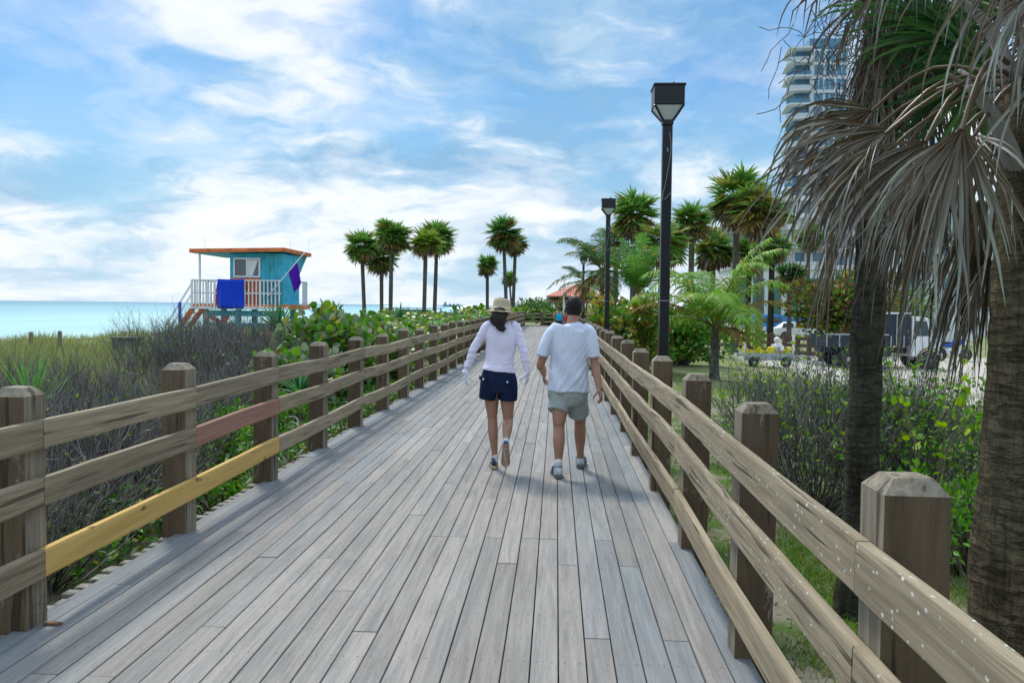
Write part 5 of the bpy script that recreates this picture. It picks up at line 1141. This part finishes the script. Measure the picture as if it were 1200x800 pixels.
for i in range(17):
    for j in range(11):
        a, b_ = i/16, j/10; V.append((bx0+(bx1-bx0)*a+.01*math.sin(b_*7), fr_y-.11-.03*(1-b_)*math.sin(a*17+b_*2)-.02*math.sin(b_*5+a*3), bz0+(bz1-bz0)*b_-.03*(1-b_)*abs(math.sin(a*3.1*1.5))-.02*math.sin(a*math.pi)*b_))
bo = obj('banner', MB().add(V, [[i*11+j, (i+1)*11+j, (i+1)*11+j+1, i*11+j+1] for i in range(16) for j in range(10)], smooth=True), blue, tw); bo.modifiers.new('t', 'SOLIDIFY').thickness = .01
obj('rescue_board', MB().tube([(X(254.5), fr_y+.2, zf+.1), (X(255.5), fr_y+.22, zf+.6), (X(255), fr_y+.25, zr-.12)], [(.09, .03), (.13, .04), (.07, .03)], 12, sub=3), plain('red_foam', (.6, .03, .03), .4), tw)
# underframe: legs, beams, braces
for x in (xa+.45, xh0+.3, xh1-.2):
    for yy in (.1, D-.2): obj('leg', MB().box((x, yy, zf/2-.2), (.2, .2, zf-.22+.4)), teal if x > xa+1 else conc, tw)
bm_ = MB(); bm_.box(((xa+xh1)/2+.3, fr_y+.25, zf-.28), (xh1-xa-.5, .12, .24)); bm_.box(((xa+xh1)/2+.3, fr_y+.2, zf-.78), (xh1-xa-.4, .12, .18)); obj('beam', bm_, teal, tw)
br = MB(); br.bar((xa+.5, fr_y+.3, zf-.35), (xh0+1.6, fr_y+.3, .1), .12, .16); br.bar((xa+.6, fr_y+.32, .1), (xa+1.4, fr_y+.32, zf-.35), .12, .16); br.bar((xh1-.2, fr_y+.3, zf-.35), (xh0+1.1, fr_y+.34, .1), .12, .16); obj('brace', br, orange, tw)
# stairs to the left
stp = MB(); sx0, sx1 = xa-.05, X(196); 
stp.bar((sx0, fr_y+.1, zf-.1), (sx1, fr_y+.1, .35), .06, .22); st_o = obj('stair_stringer', stp, orange, tw); obj('stair_stringer', MB().bar((sx0, fr_y+1.1, zf-.1), (sx1, fr_y+1.1, .35), .06, .22), orange, tw); tr_ = MB()
for i in range(8): q = (i+.5)/8; tr_.box((sx0+(sx1-sx0)*q, fr_y+.6, zf-.1+(.35-zf+.1)*q+.1), (.26, .96, .04))
obj('tread', tr_, whp, st_o); hr_ = MB()
hr_.bar((sx0, fr_y+.06, zr-.1), (sx1, fr_y+.06, 1.2), .05, .06); hr_.bar((sx0, fr_y+.06, zr-.55), (sx1, fr_y+.06, .8), .04, .05); obj('handrail', hr_, whp, st_o)
obj('newel', MB().box((X(212.5), fr_y+.0, (zf-.35)/2+.4), (.10, .10, zf-.1)), bluep, st_o); obj('box', MB().box((xa+.15, fr_y+.05, .55), (1.0, .7, .9), bev=.02), conc, tw)
# flag on its slanting pole
pa_, pb_ = P(313, 348, 35.75)-L0, P(357, 296, 35.9)-L0
obj('flag_pole', MB().tube([pa_, pb_], [.03, .024], 10), whp, tw)
fgm = MB(); n1, n2 = 14, 12; V = []; u0 = pa_.lerp(pb_, .56); u1 = pa_.lerp(pb_, .80)
for i in range(n1):
    for j in range(n2):
        a, b = i/(n1-1), j/(n2-1); q = u0.lerp(u1, a); w_ = 1.; drop = Vector((.30-.10*a, 0, -1.0+.1*a)).normalized()*(.92*b)
        q = q+drop+Vector((0, .07*math.sin(a*9+b*3)*b, .03*math.sin(b*6))); V.append(tuple(q+L0))
F = [[i*n2+j, i*n2+j+1, (i+1)*n2+j+1, (i+1)*n2+j] for i in range(n1-1) for j in range(n2-1)]
fo = obj('flag', MB().add(V, F, smooth=True), purple, off=L0); fo.location = L0; so = fo.modifiers.new('thickness', 'SOLIDIFY'); so.thickness = .006
tag(fo, 'purple warning flag hanging limp from the slanting white pole of the lifeguard tower', 'flag')
# ------------------------------------------------------------------ beach pavilions, ship, dune posts, bin
def pavilion(label, px, py, Y, w_, h_, colr, rcol, seed, group='open beach pavilions far down the shore'):
    c = P(px, py, Y); b = gz(c.x, c.y); t = thing('beach_pavilion', label, 'pavilion', (c.x, c.y, b), 0, group); top = c.z-b; e = top-.8
    obj('roof', MB().lathe((0, 0, e), [(w_*.74, 0), (w_*.76, .1), (w_*.5, .45), (.1, .85)], 4, smooth=False, rot=Matrix.Rotation(math.pi/4, 3, 'Z')), rcol, t)
    for sx in (-1, -.33, .33, 1):
        for sy in (-1, 1): obj('post', MB().box((sx*w_*.46, sy*w_*.46, e/2), (.16, .16, e)), whp, t)
    obj('wall', MB().box((0, .2, e*.45+.1), (w_*.6, w_*.5, e*.75)), colr, t)
    obj('railing', MB().box((0, -w_*.48, e*.42), (w_, .06, .1)), whp, t); return t
paleb = plain('pale_blue_paint', (.25, .50, .72), .6); skyb = plain('sky_blue_paint', (.12, .42, .75), .6)
pavilion('blue and white beach pavilion with pale roof, between the palm trunks of the left cluster', 484, 354.5, 120, 7.5, 3, paleb, plain('pale_roof', (.45, .55, .68), .6), 1)
pavilion('white roofed beach pavilion just left of the straw hat', 552, 357, 130, 6., 3, skyb, whp, 2)
pavilion('low blue beach hut between the two pavilions, only its roof above the leaves', 527, 361, 150, 5., 2, skyb, paleb, 3)
pp = P(530, 358, 2200); shp = thing('cargo_ship', 'tiny dark cargo ship on the sea horizon between the two palm clusters', 'ship', (pp.x, pp.y, -2.45)); L_ = 48.
shm = plain('ship_hull', (.10, .20, .26), .6); hl = MB(); hl.prism([(-L_/2, 0, 0), (L_/2-4, 0, 0), (L_/2, 0, 5.5), (L_/2-7, 0, 4.2), (-L_/2-1, 0, 4.5)], (0, 8, 0)); obj('hull', hl, shm, shp)
sp2 = MB(); sp2.box((-L_/2+5, 4, 7.5), (6, 6, 6)); sp2.box((-L_/2+5, 4, 11), (2, 2, 4)); obj('bridge', sp2, plain('ship_grey', (.25, .33, .38), .6), shp)
cr = MB(); [cr.box((x, 4, 6.5), (1, 1, 4.5)) for x in (-6, 2, 10, 17)]; [cr.box((x+2, 4, 5.4), (5, 6, 2)) for x in (-8, 2, 12)]; obj('cargo', cr, shm, shp)
for i, (px, Y) in enumerate(((36, 33), (70, 33))):
    c = P(px, 390, Y); o = obj('dune_post', MB().box((0, 0, .35), (.12, .12, 1.1+.12*i), bev=.02), rawp); o.location = (c.x, c.y, gz(c.x, c.y)); tag(o, ('short weathered post in the dune grass at the far left', 'short weathered post in the dune grass, right of its twin')[i], 'post', 'short posts in the dune grass')
c = P(150, 393, 31); o = thing('storage_box', 'low dark green storage box half sunk in the dune grass', 'storage box', (c.x, c.y, gz(c.x, c.y)))
obj('body', MB().box((0, 0, .38), (.95, .6, .8), bev=.03), plain('dark_green', (.05, .08, .055), .7), o); obj('lid', MB().box((0, 0, .81), (1.02, .66, .06), bev=.02), plain('green_lid', (.08, .11, .08), .7), o)
# ------------------------------------------------------------------ lamp posts
black = plain('black_metal', (.012, .014, .017), .35, .3, spec=.5); lens, nt = newmat('lamp_lens'); finish(lens, nt, (.55, .60, .62), .25, spec=.6)
def lamp(label, X_, Y_, top, sgn=1):
    b = gz(X_, Y_); t = thing('lamp_post', label, 'street lamp', (X_, Y_, b), 0, 'square headed black lamp posts'); h = top-b; hd = .52
    obj('pole', MB().box((0, 0, (h-.52)/2-.1), (.135, .135, h-.52+.2), bev=.012), black, t)
    obj('base', MB().box((0, 0, .06), (.32, .32, .14), bev=.02), black, t)
    hs = .205; hb = MB().box((0, 0, h-.14), (hs*2, hs*2, .27), bev=.012); hb.box((0, 0, h), (hs*2+.03, hs*2+.03, .03), bev=.008); hobj = obj('lamp_head', hb, black, t)
    V = [(sx*.19, sy*.19, h-.275) for sx, sy in ((-1, -1), (1, -1), (1, 1), (-1, 1))]+[(sx*.06, sy*.06, h-.455) for sx, sy in ((-1, -1), (1, -1), (1, 1), (-1, 1))]
    obj('lamp_lens', MB().add(V, [[0, 1, 2, 3], [4, 7, 6, 5], [0, 4, 5, 1], [1, 5, 6, 2], [2, 6, 7, 3], [3, 7, 4, 0]]), lens, hobj)
    fr_ = MB()
    for sx, sy in ((-1, -1), (1, -1), (1, 1), (-1, 1)): fr_.bar((sx*.198, sy*.198, h-.27), (sx*.062, sy*.062, h-.465), .022, .022)
    fr_.box((0, 0, h-.48), (.15, .15, .06)); obj('lens_frame', fr_, black, hobj)
    obj('photocell', MB().tube([(.07, 0, h+.01), (.07, 0, h+.06)], [.035, .03], 10), plain('grey_plastic', (.2, .2, .2), .5), hobj)
    pts = [(-.072+.145*(i % 2), -.075, h-.75-.09*i*(1+i*.08)) for i in range(4)]
    st = MB(); st.tube([(.02, -.072, h-.62), (.045, -.074, h-.85), (-.01, -.074, h-1.25), (-.06, -.074, h-1.55), (.05, -.074, h-1.45)], [.005]*5, 5, sub=4); st.box((0, -.073, h*.42), (.145, .008, .014)); st.box((0, -.073, h-.86), (.02, .008, .05)); obj('tie_wire', st, plain('grey_wire', (.25, .27, .3), .5), t)
    return t
lamp('near tall black square lamp post rising behind the right fence', 1.50, 12.0, P(784, 103, 12.).z)
lamp('middle distance black square lamp post left of the palms, above the sea grape bush', 1.53, 26.0, P(712, 234, 26.).z)
lamp('far thin black lamp post partly hidden by coconut fronds', 1.55, 50.0, P(682, 300, 50.).z)
c = P(661, 326, 66); o = obj('white_pole', MB().tube([(0, 0, -.3), (0, 0, c.z+.4)], [.06, .045], 8), whp); o.location = (c.x, c.y, -.4); tag(o, 'thin white pole standing in front of the tiled pavilion', 'pole')
# tiled pavilion at the far end
m, nt = newmat('clay_tiles'); oc = nt.obj(); wx = nt.n('ShaderNodeTexWave', {'Vector': oc, 'Scale': 1.3}, wave_type='BANDS', bands_direction='X', out=1); wz = nt.n('ShaderNodeTexWave', {'Vector': oc, 'Scale': 1.6}, wave_type='BANDS', bands_direction='Z', out=1); nz = nt.noise(oc, 4., 3.)
c_ = nt.mix(nz, (.42, .085, .045), (.62, .20, .11)); c_ = nt.mix(nt.ramp(nt.math('MULTIPLY', wx, wz), [(.3, .0), (.75, .7)]), c_, (.70, .48, .38)); finish(m, nt, c_, .8, nt.bump(nt.math('ADD', wx, wz), .8, .05))
pc_ = P(676, 333, 76); b = gz(pc_.x, 78); t = thing('tiled_pavilion', 'small open pavilion with a red clay tile roof at the far end of the boardwalk', 'pavilion', (pc_.x, 79, b)); h = pc_.z-b
obj('roof', MB().lathe((0, 0, h-1.15), [(2.7, 0), (2.75, .12), (1.5, .72), (.08, 1.2)], 6, smooth=False), m, t); obj('lower_roof', MB().lathe((0, 0, h-1.62), [(2.5, 0), (2.55, .1), (2.15, .32)], 6, smooth=False), m, t)
obj('eave_beam', MB().lathe((0, 0, h-1.30), [(2.3, 0), (2.55, .01), (2.55, .14), (2.3, .14)], 6, smooth=False), bark_d, t)
for i in range(6): a = i*math.pi/3; obj('post', MB().box((2.2*math.cos(a), 2.2*math.sin(a), (h-1.3)/2), (.22, .22, h-1.3)), whp, t)
# ------------------------------------------------------------------ curved timber fence in the park
def park_fence():
    pts = [P(x, y, Y) for x, y, Y in ((806, 397, 49), (842, 389, 48), (875, 390.5, 46.5), (905, 393, 45), (935, 397, 43.5), (962, 401, 42))]
    t = thing('park_fence', 'low dark brown timber rail fence curving under the land side palms', 'fence', (pts[0].x, pts[0].y, gz(pts[0].x, pts[0].y))); o = Vector(t.location)
    mm = wood('dark_rail', (.09, .055, .035), (.17, .11, .075), vary=.2)
    L = []
    for a, b in zip(pts[:-1], pts[1:]):
        for k in range(2): L.append(a.lerp(b, k/2))
    L.append(pts[-1])
    for p_ in L: g_ = gz(p_.x, p_.y); obj('post', MB().box((p_.x-o.x, p_.y-o.y, g_-o.z+.55), (.2, .2, 1.3), bev=.02), mm, t)
    for a, b in zip(L[:-1], L[1:]):
        for zz in (.3, .68, 1.02): obj('rail', MB().bar((a.x-o.x, a.y-o.y-.13, gz(a.x, a.y)-o.z+zz), (b.x-o.x, b.y-o.y-.13, gz(b.x, b.y)-o.z+zz), .06, .17), mm, t)
park_fence()
# ------------------------------------------------------------------ trailer with floats
galv = plain('galvanised_steel', (.36, .40, .44), .45, .5); yel = plain('yellow_plastic', (.78, .62, .02), .4); tyre = plain('tyre_rubber', (.02, .02, .022), .8); wpl = plain('white_plastic', (.72, .72, .74), .4); bluev = plain('blue_vinyl', (.03, .10, .45), .5)
def wheel(root, c, r=.3, w_=.16, ax='Y', name='wheel'):
    rot = Matrix.Rotation(math.pi/2, 3, 'X') if ax == 'Y' else Matrix.Rotation(math.pi/2, 3, 'Y')
    wh = obj(name, MB().lathe(c, [(r*.62, -w_/2), (r*.93, -w_/2), (r, -w_*.36), (r, w_*.36), (r*.93, w_/2), (r*.62, w_/2)], 22, rot=rot), tyre, root)
    obj('rim', MB().lathe(c, [(.03, -w_*.55), (r*.5, -w_*.42), (r*.63, -w_*.51), (r*.63, w_*.51), (r*.5, w_*.42), (.03, w_*.55)], 16, rot=rot), galv, wh)
c = P(896, 427, 33.5); b = gz(c.x, c.y); t = thing('boat_trailer', 'grey metal boat trailer with two white guide posts parked on the grass', 'trailer', (c.x, c.y, b), .08); s = Vector(t.location)
fr_ = MB()
for yy in (-.5, .5): fr_.box((0, yy, .42), (1.9, .09, .12))
for x in (-.9, -.3, .3, .9): fr_.box((x, 0, .44), (.08, 1.0, .08))
fr_.box((0, -.56, .40), (1.95, .05, .28)); obj('frame', fr_, galv, t)
for x in (-.93, .93): obj('guide_post', MB().box((x, -.5, .82), (.07, .07, .86)), wpl, t)
for x in (-.62, .62): wheel(t, (x, -.60, .19), .19, .12)
for x in (-.62, .62): obj('fender', MB().tube([(x-.25, -.60, .30), (x-.15, -.60, .42), (x+.15, -.60, .42), (x+.25, -.60, .30)], [(.02, .1)]*4, 8, hint=(0, 0, 1), sub=3), galv, t)
obj('tow_bar', MB().bar((.9, 0, .42), (2.0, .1, .36), .08, .08), galv, t)
for i, x in enumerate((-.72, -.28, .15, .72)):
    f_ = MB(); f_.prism([(-.17, -.13, -.06), (.18, -.13, -.04), (.13, -.13, .06), (.02, -.13, .09), (-.10, -.13, .20), (-.17, -.13, .18)], (0, .26, 0)); f_.prism([(-.10, -.16, -.09), (.20, -.16, -.09), (.20, -.16, -.04), (-.10, -.16, -.04)], (0, .32, 0))
    o = obj('yellow_float', f_, yel); o.location = s+Vector((x, -.2-.02*x, .58)); o.rotation_euler = (0, 0, i*.8); tag(o, ['yellow float at the left end of the grey trailer', 'yellow float second from the left on the grey trailer', 'yellow float left of the white padded cover on the trailer', 'yellow float at the right end of the grey trailer'][i], 'float', 'yellow floats on the trailer'); bv = o.modifiers.new('bevel', 'BEVEL'); bv.width = .025; bv.segments = 2
rb = MB(); rb.ell((0, 0, .18), (.19, .17, .22), 14); rb.ell((-.03, 0, .47), (.13, .13, .13), 14); rb.ell((.12, -.05, .08), (.14, .14, .10), 12); rb.tube([(-.2, 0, .25), (.2, 0, .2)], [.07, .06], 8)
o = remesh(rb, 'covered_motor', .02, 2, cloth('white_canvas', (.70, .67, .69))); o.location = s+Vector((.45, -.15, .56)); wrinkle(o, lambda v: mnoise.noise(v*12)*.02); tag(o, 'outboard motor wrapped in white canvas standing on the grey trailer', 'outboard motor')
# ------------------------------------------------------------------ truck
c0, c1 = P(953, 424, 38.5), P(1092, 424, 38.5); b = gz(c0.x+2, 38.5); Lt = c1.x-c0.x; t = thing('flatbed_truck', 'white cabbed truck with a dark stake bed and box parked on the sand lot', 'truck', ((c0.x+c1.x)/2, 38.5, b), .03); hx = Lt/2
dk_ = plain('dark_blue_paint', (.015, .025, .045), .4); wt_ = plain('white_truck_paint', (.72, .73, .75), .3); 
bed = MB(); bed.box((-hx*.42, 0, .98), (Lt*.52, 1.9, .12)); bed.box((-hx*.42, -.95, 1.22), (Lt*.52, .05, .48)); bed.box((-hx*.42, .95, 1.22), (Lt*.52, .05, .48)); bed.box((-hx*.94, 0, 1.22), (.05, 1.9, .48)); obj('bed', bed, dk_, t)
tr_ = MB(); tr_.box((-hx*.42, -.985, 1.49), (Lt*.53, .05, .06)); [tr_.box((-hx*.92+i*.55, -.985, 1.2), (.05, .03, .5)) for i in range(7)]; obj('bed_rail', tr_, galv, t)
bx = MB(); bx.box((hx*.28, 0, 1.72), (Lt*.19, 1.9, 1.35), bev=.03); obj('box_body', bx, dk_, t); obj('box_trim', MB().box((hx*.28, -.0, 2.42), (Lt*.20, 1.96, .07)), wt_, t); obj('box_post', MB().box((hx*.28-.1, -.97, 1.7), (.04, .03, 1.3)), galv, t)
cab = MB(); y0 = -.95
prof = [(hx*.50, .55), (hx*.98, .55), (hx*1.0, 1.15), (hx*.86, 1.45), (hx*.76, 2.25), (hx*.50, 2.3)]
cab.prism([(x, y0, z) for x, z in prof], (0, 1.9, 0)); obj('cab', cab, wt_, t, bevel=.05)
gl = MB(); gl.prism([(hx*.55, y0-.012, 1.45), (hx*.80, y0-.012, 1.45), (hx*.735, y0-.012, 2.1), (hx*.55, y0-.012, 2.1)], (0, .01, 0)); obj('window', gl, glassm, t)
gw = MB(); a_, b_ = Vector((hx*.862, 0, 1.5)), Vector((hx*.772, 0, 2.2)); gw.bar(a_+Vector((.012, 0, 0)), b_+Vector((.012, 0, 0)), 1.7, .02, up=(1, 0, .2)); obj('windscreen', gw, glassm, t)
obj('door_line', MB().box((hx*.675, y0-.006, 1.15), (.015, .01, 1.0)), dk_, t); obj('fuel_tank', MB().box((-.1, -.75, .72), (1.1, .4, .35), bev=.06), dk_, t)
obj('chassis', MB().box((0, 0, .78), (Lt*.94, .9, .2)), dk_, t); obj('bumper', MB().box((hx*1.0, 0, .6), (.12, 1.9, .22), bev=.03), galv, t)
for x in (hx*.80, -hx*.55):
    for yy in (-.86, .86): wheel(t, (x, yy, .42), .44, .26)
obj('wheel_arch', MB().tube([(hx*.80+.52*math.cos(a), -.93, .42+.52*math.sin(a)) for a in np.linspace(0, math.pi, 9)], [.05]*9, 6), plain('rusty_trim', (.30, .12, .07), .6), t)
obj('mirror', MB().box((hx*.83, -1.12, 1.75), (.06, .12, .3), bev=.02), dk_, t); obj('headlight', MB().box((hx*1.0+.01, -.7, .98), (.04, .26, .18), bev=.02), lens, t)
# ------------------------------------------------------------------ parked cars and vans beyond the park fence
def car(label, px, Y, body, seed, rz=0., van=False, py=None, L=4.4):
    c = P(px, 395, Y); b = gz(c.x, c.y); t = thing('parked_van' if van else 'parked_car', label, 'van' if van else 'car', (c.x, c.y, b), rz, 'vehicles parked beyond the park fence'); h = 1.95 if van else 1.42; y0 = -.86
    pr = [(-L/2, .35), (L/2, .35), (L/2, .75), (L*.42, .9 if van else .82), (L*.24, h-.05), (L*.15, h), (-L*.42, h), (-L/2, h*.55 if not van else h-.15)] if van else [(-L/2, .35), (L/2, .35), (L/2, .72), (L*.28, .88), (L*.10, h), (-L*.24, h), (-L*.40, .95), (-L/2, .9)]
    obj('body', MB().prism([(x, y0, z) for x, z in pr], (0, 1.72, 0)), body, t, bevel=.06)
    g_ = MB(); z0, z1 = (1.1, 1.7) if van else (.95, 1.33)
    for a, q in (((-.36, -.14), 0), ((-.11, .08), .10 if not van else .04)): g_.prism([(L*a[0], y0-.012, z0), (L*(a[1]+q*.6), y0-.012, z0), (L*a[1]-.05, y0-.012, z1), (L*a[0]+.12, y0-.012, z1)], (0, .01, 0))
    obj('window', g_, glassm, t)
    for x in (-L*.30, L*.31): wheel(t, (x, -.8, .32), .32, .2)
    obj('headlight', MB().box((L/2+.005, -.6, .66), (.03, .3, .13)), lens, t); return t
car('white car seen through the fence rails left of the sea grape tree trunk', 935, 74, wpl, 1); car('silver car beside the white one behind the park fence', 962, 78, galv, 2, .1); car('white van behind the sea grape tree, right of the silver car', 1000, 80, wt_, 3, .0, True, L=5.2)
car('blue van parked behind the leftmost land side palm trunks', 908, 88, plain('blue_van_paint', (.03, .22, .62), .35), 4, 0, True, L=5.); car('white van parked behind the truck cab', 1096, 62, wt_, 5, .2, True, L=5.); car('white car far behind the coconut palm', 868, 84, wpl, 6, .1)
# blue and white covered motorbike / equipment pile
c = P(1117, 402, 44); b = gz(c.x, c.y); t = thing('motorcycle', 'blue and white motorcycle standing on the sand left of the thick palm trunk', 'motorcycle', (c.x, c.y, b), .2)
for x in (-.7, .7): wheel(t, (x, 0, .34), .34, .14)
fb = MB(); fb.tube([(-.75, 0, .88), (-.3, 0, .82), (0, 0, .95), (.3, 0, 1.0), (.5, 0, .8)], [(.10, .08), (.15, .10), (.17, .15), (.14, .16), (.1, .1)], 12, hint=(0, 1, 0), sub=3); obj('fuel_tank', fb, bluev, t)
sb = MB(); sb.tube([(.35, 0, .55), (.55, 0, .95), (.5, 0, 1.25)], [(.16, .14), (.2, .14), (.1, .05)], 12, hint=(0, 1, 0), sub=3); sb.tube([(-.3, 0, .5), (.2, 0, .5)], [(.15, .2), (.18, .22)], 12, hint=(0, 1, 0)); obj('fairing', sb, wt_, t)
obj('handlebar', MB().tube([(.42, -.36, 1.12), (.5, 0, 1.1), (.42, .36, 1.12)], [.02]*3, 8, sub=3), black, t); obj('fork', MB().bar((.5, 0, 1.0), (.7, 0, .34), .14, .05), galv, t); obj('seat', MB().box((-.45, 0, .93), (.6, .26, .1), bev=.04), black, t)
# blue site panels
t = thing('site_hoarding', 'low blue and white panelled hoarding behind the park fence', 'hoarding', (P(925, 385, 95).x, 95, gz(20, 95)))
for i in range(9): obj('panel', MB().box((-9+i*2.2, 0, .95), (2.1, .06, 1.9)), (plain('site_blue', (.03, .28, .65), .5) if 'site_blue' not in MATS else MATS['site_blue']) if i % 4 != 2 else whp, t)
for i, px in enumerate((873, 887)): 
    c = P(px, 388, 60); o = thing('traffic_barrel', ['yellow barrel behind the park fence beside the leftmost palm trunk', 'yellow barrel behind the park fence between two palm trunks'][i], 'barrel', (c.x, c.y, gz(c.x, c.y)), 0, 'yellow barrels')
    obj('body', MB().lathe((0, 0, 0), [(.3, 0), (.31, .1), (.26, .14), (.24, .95), (.1, 1.0)], 16), yel, o); obj('stripe', MB().lathe((0, 0, .5), [(.262, 0), (.258, .15)], 16), wpl, o)
# ------------------------------------------------------------------ buildings
wallw = plain('white_stucco', (.62, .64, .66), .8, var=.08, scale=.3); wallp = plain('pale_stucco', (.48, .53, .56), .85, var=.1, scale=.2); gg, nt = newmat('green_glass'); finish(gg, nt, (.02, .12, .09), .12, spec=.7); bg_, nt = newmat('blue_glass'); finish(bg_, nt, (.05, .17, .26), .1, spec=.8)
def building(name, label, x, Y, w_, d_, h_, floors, bays, mats, z0=None, balc=0., roofp=1., rz=0., group=None, wfrac=.62, inset=.15, cut=0):
    b = gz(x, Y) if z0 is None else z0; t = thing(name, label, 'building', (x, Y, b), rz, group); wm, gm_ = mats
    obj('wall', MB().box((0, d_/2, h_/2), (w_, d_, h_)), wm, t); fh = h_/floors; bw = w_/bays
    for f in range(floors):
        for k in range(bays):
            x_ = -w_/2+bw*(k+.5); z_ = fh*(f+.5); w2 = bw*wfrac; h2 = fh*wfrac
            if k % 2 == 0 or bays < 5 or floors*bays <= 60:
                fo_ = MB(); fo_.box((x_, -.04, z_+h2/2+.05), (w2+.2, .12, .1)); fo_.box((x_, -.04, z_-h2/2-.05), (w2+.2, .16, .1)); fo_.box((x_-w2/2-.05, -.035, z_), (.1, .10, h2)); fo_.box((x_+w2/2+.05, -.035, z_), (.1, .10, h2)); wo2 = obj('window', fo_, wm, t); obj('pane', MB().box((x_, -.012, z_), (w2, .03, h2)), gm_, wo2)
    if balc:
        bb = MB()
        for f in range(1, floors+1): bb.box((0, -balc/2, fh*f-.02), (w_+.6, balc, .22)); bb.box((0, -balc+.06, fh*f+.5), (w_+.6, .06, .85))
        obj('balcony', bb, wm, t)
    obj('roof', MB().box((0, d_/2, h_+.25), (w_+.5, d_+.5, .5)), wm, t); return t
building('beach_club', 'low white building with a row of green glazed windows behind the palms', P(918, 370, 112).x, 112, 13, 10, 7.6, 1, 6, (wallw, gg), wfrac=.70)
building('hotel', 'white hotel with stepped horizontal balconies behind the rusty skirted palms', P(905, 330, 165).x, 165, 20, 14, 17.5, 5, 6, (wallw, bg_), balc=1.6, wfrac=.55)
building('hotel', 'second white hotel block rising behind the sea grape tree', P(985, 300, 190).x, 190, 26, 16, 26, 7, 7, (wallw, bg_), balc=1.5, wfrac=.55)
building('apartment_block', 'pale grey apartment block seen between the two near palm trunks', P(1125, 320, 120).x, 120, 16, 12, 17, 4, 4, (wallp, bg_), wfrac=.3)
bw_ = thing('site_wall', 'long plain white wall behind the truck, between the near palm trunks', 'wall', (P(1120, 380, 85).x, 85, gz(30, 85))); obj('panel', MB().box((0, 0, 1.1), (16, .3, 2.3)), wallw, bw_); obj('coping', MB().box((0, 0, 2.3), (16.2, .42, .12)), wallp, bw_)
# glass high rise with white balconies stepping out on its left side
YB = 220.; xl, xr_ = P(948, 150, YB).x, P(985, 150, YB).x; t = thing('high_rise', 'tall glass apartment tower with white curved balconies behind the hanging fronds', 'high rise', (xl, YB, -.9)); zt_ = P(955, 58, YB).z+.9; fh = 3.45; nf = int(zt_/fh)
obj('wall', MB().box(((xr_-xl+2)/2, 9, zt_/2), (xr_-xl+2, 18, zt_)), wallw, t)
for f in range(nf):
    z0 = zt_-fh*(f+1)
    if f > 16: break
    sl = MB(); pol = [(-6., -1.0), (-5.2, -2.2), (-.5, -2.6), (.3, -.6), (.3, 10), (-4.8, 9)]; sl.prism([(x, y, z0+fh-.3) for x, y in pol], (0, 0, .32)); sl.prism([(x*.985-.0, y*.985, z0+fh) for x, y in pol], (0, 0, .06)); 
    o = obj('balcony', sl, wallw, t)
    rail_ = MB(); rail_.bar((-5.95, -1.0, z0+.55), (-5.2, -2.15, z0+.55), .05, .9); rail_.bar((-5.2, -2.15, z0+.55), (-.5, -2.5, z0+.55), .05, .9); obj('parapet', rail_, MATS['blue_glass'] if f % 2 else wallp, o)
    for k in range(3):
        x_ = .9+k*2.75; wo2 = obj('window', MB().box((x_+1.2, -.05, z0+fh/2), (2.6, .14, fh-.55)), wallw, t); obj('pane', MB().box((x_+.6, -.10, z0+fh/2), (1.05, .1, fh-.8)).box((x_+1.8, -.10, z0+fh/2), (1.05, .1, fh-.8)), bg_, wo2)
obj('recess', MB().box((-1.8, 5, zt_/2), (3.4, 8, zt_-.5)), MATS['blue_glass'], t); obj('penthouse', MB().box((5, 9, zt_+1.8), (9, 12, 3.6)), bg_, t)
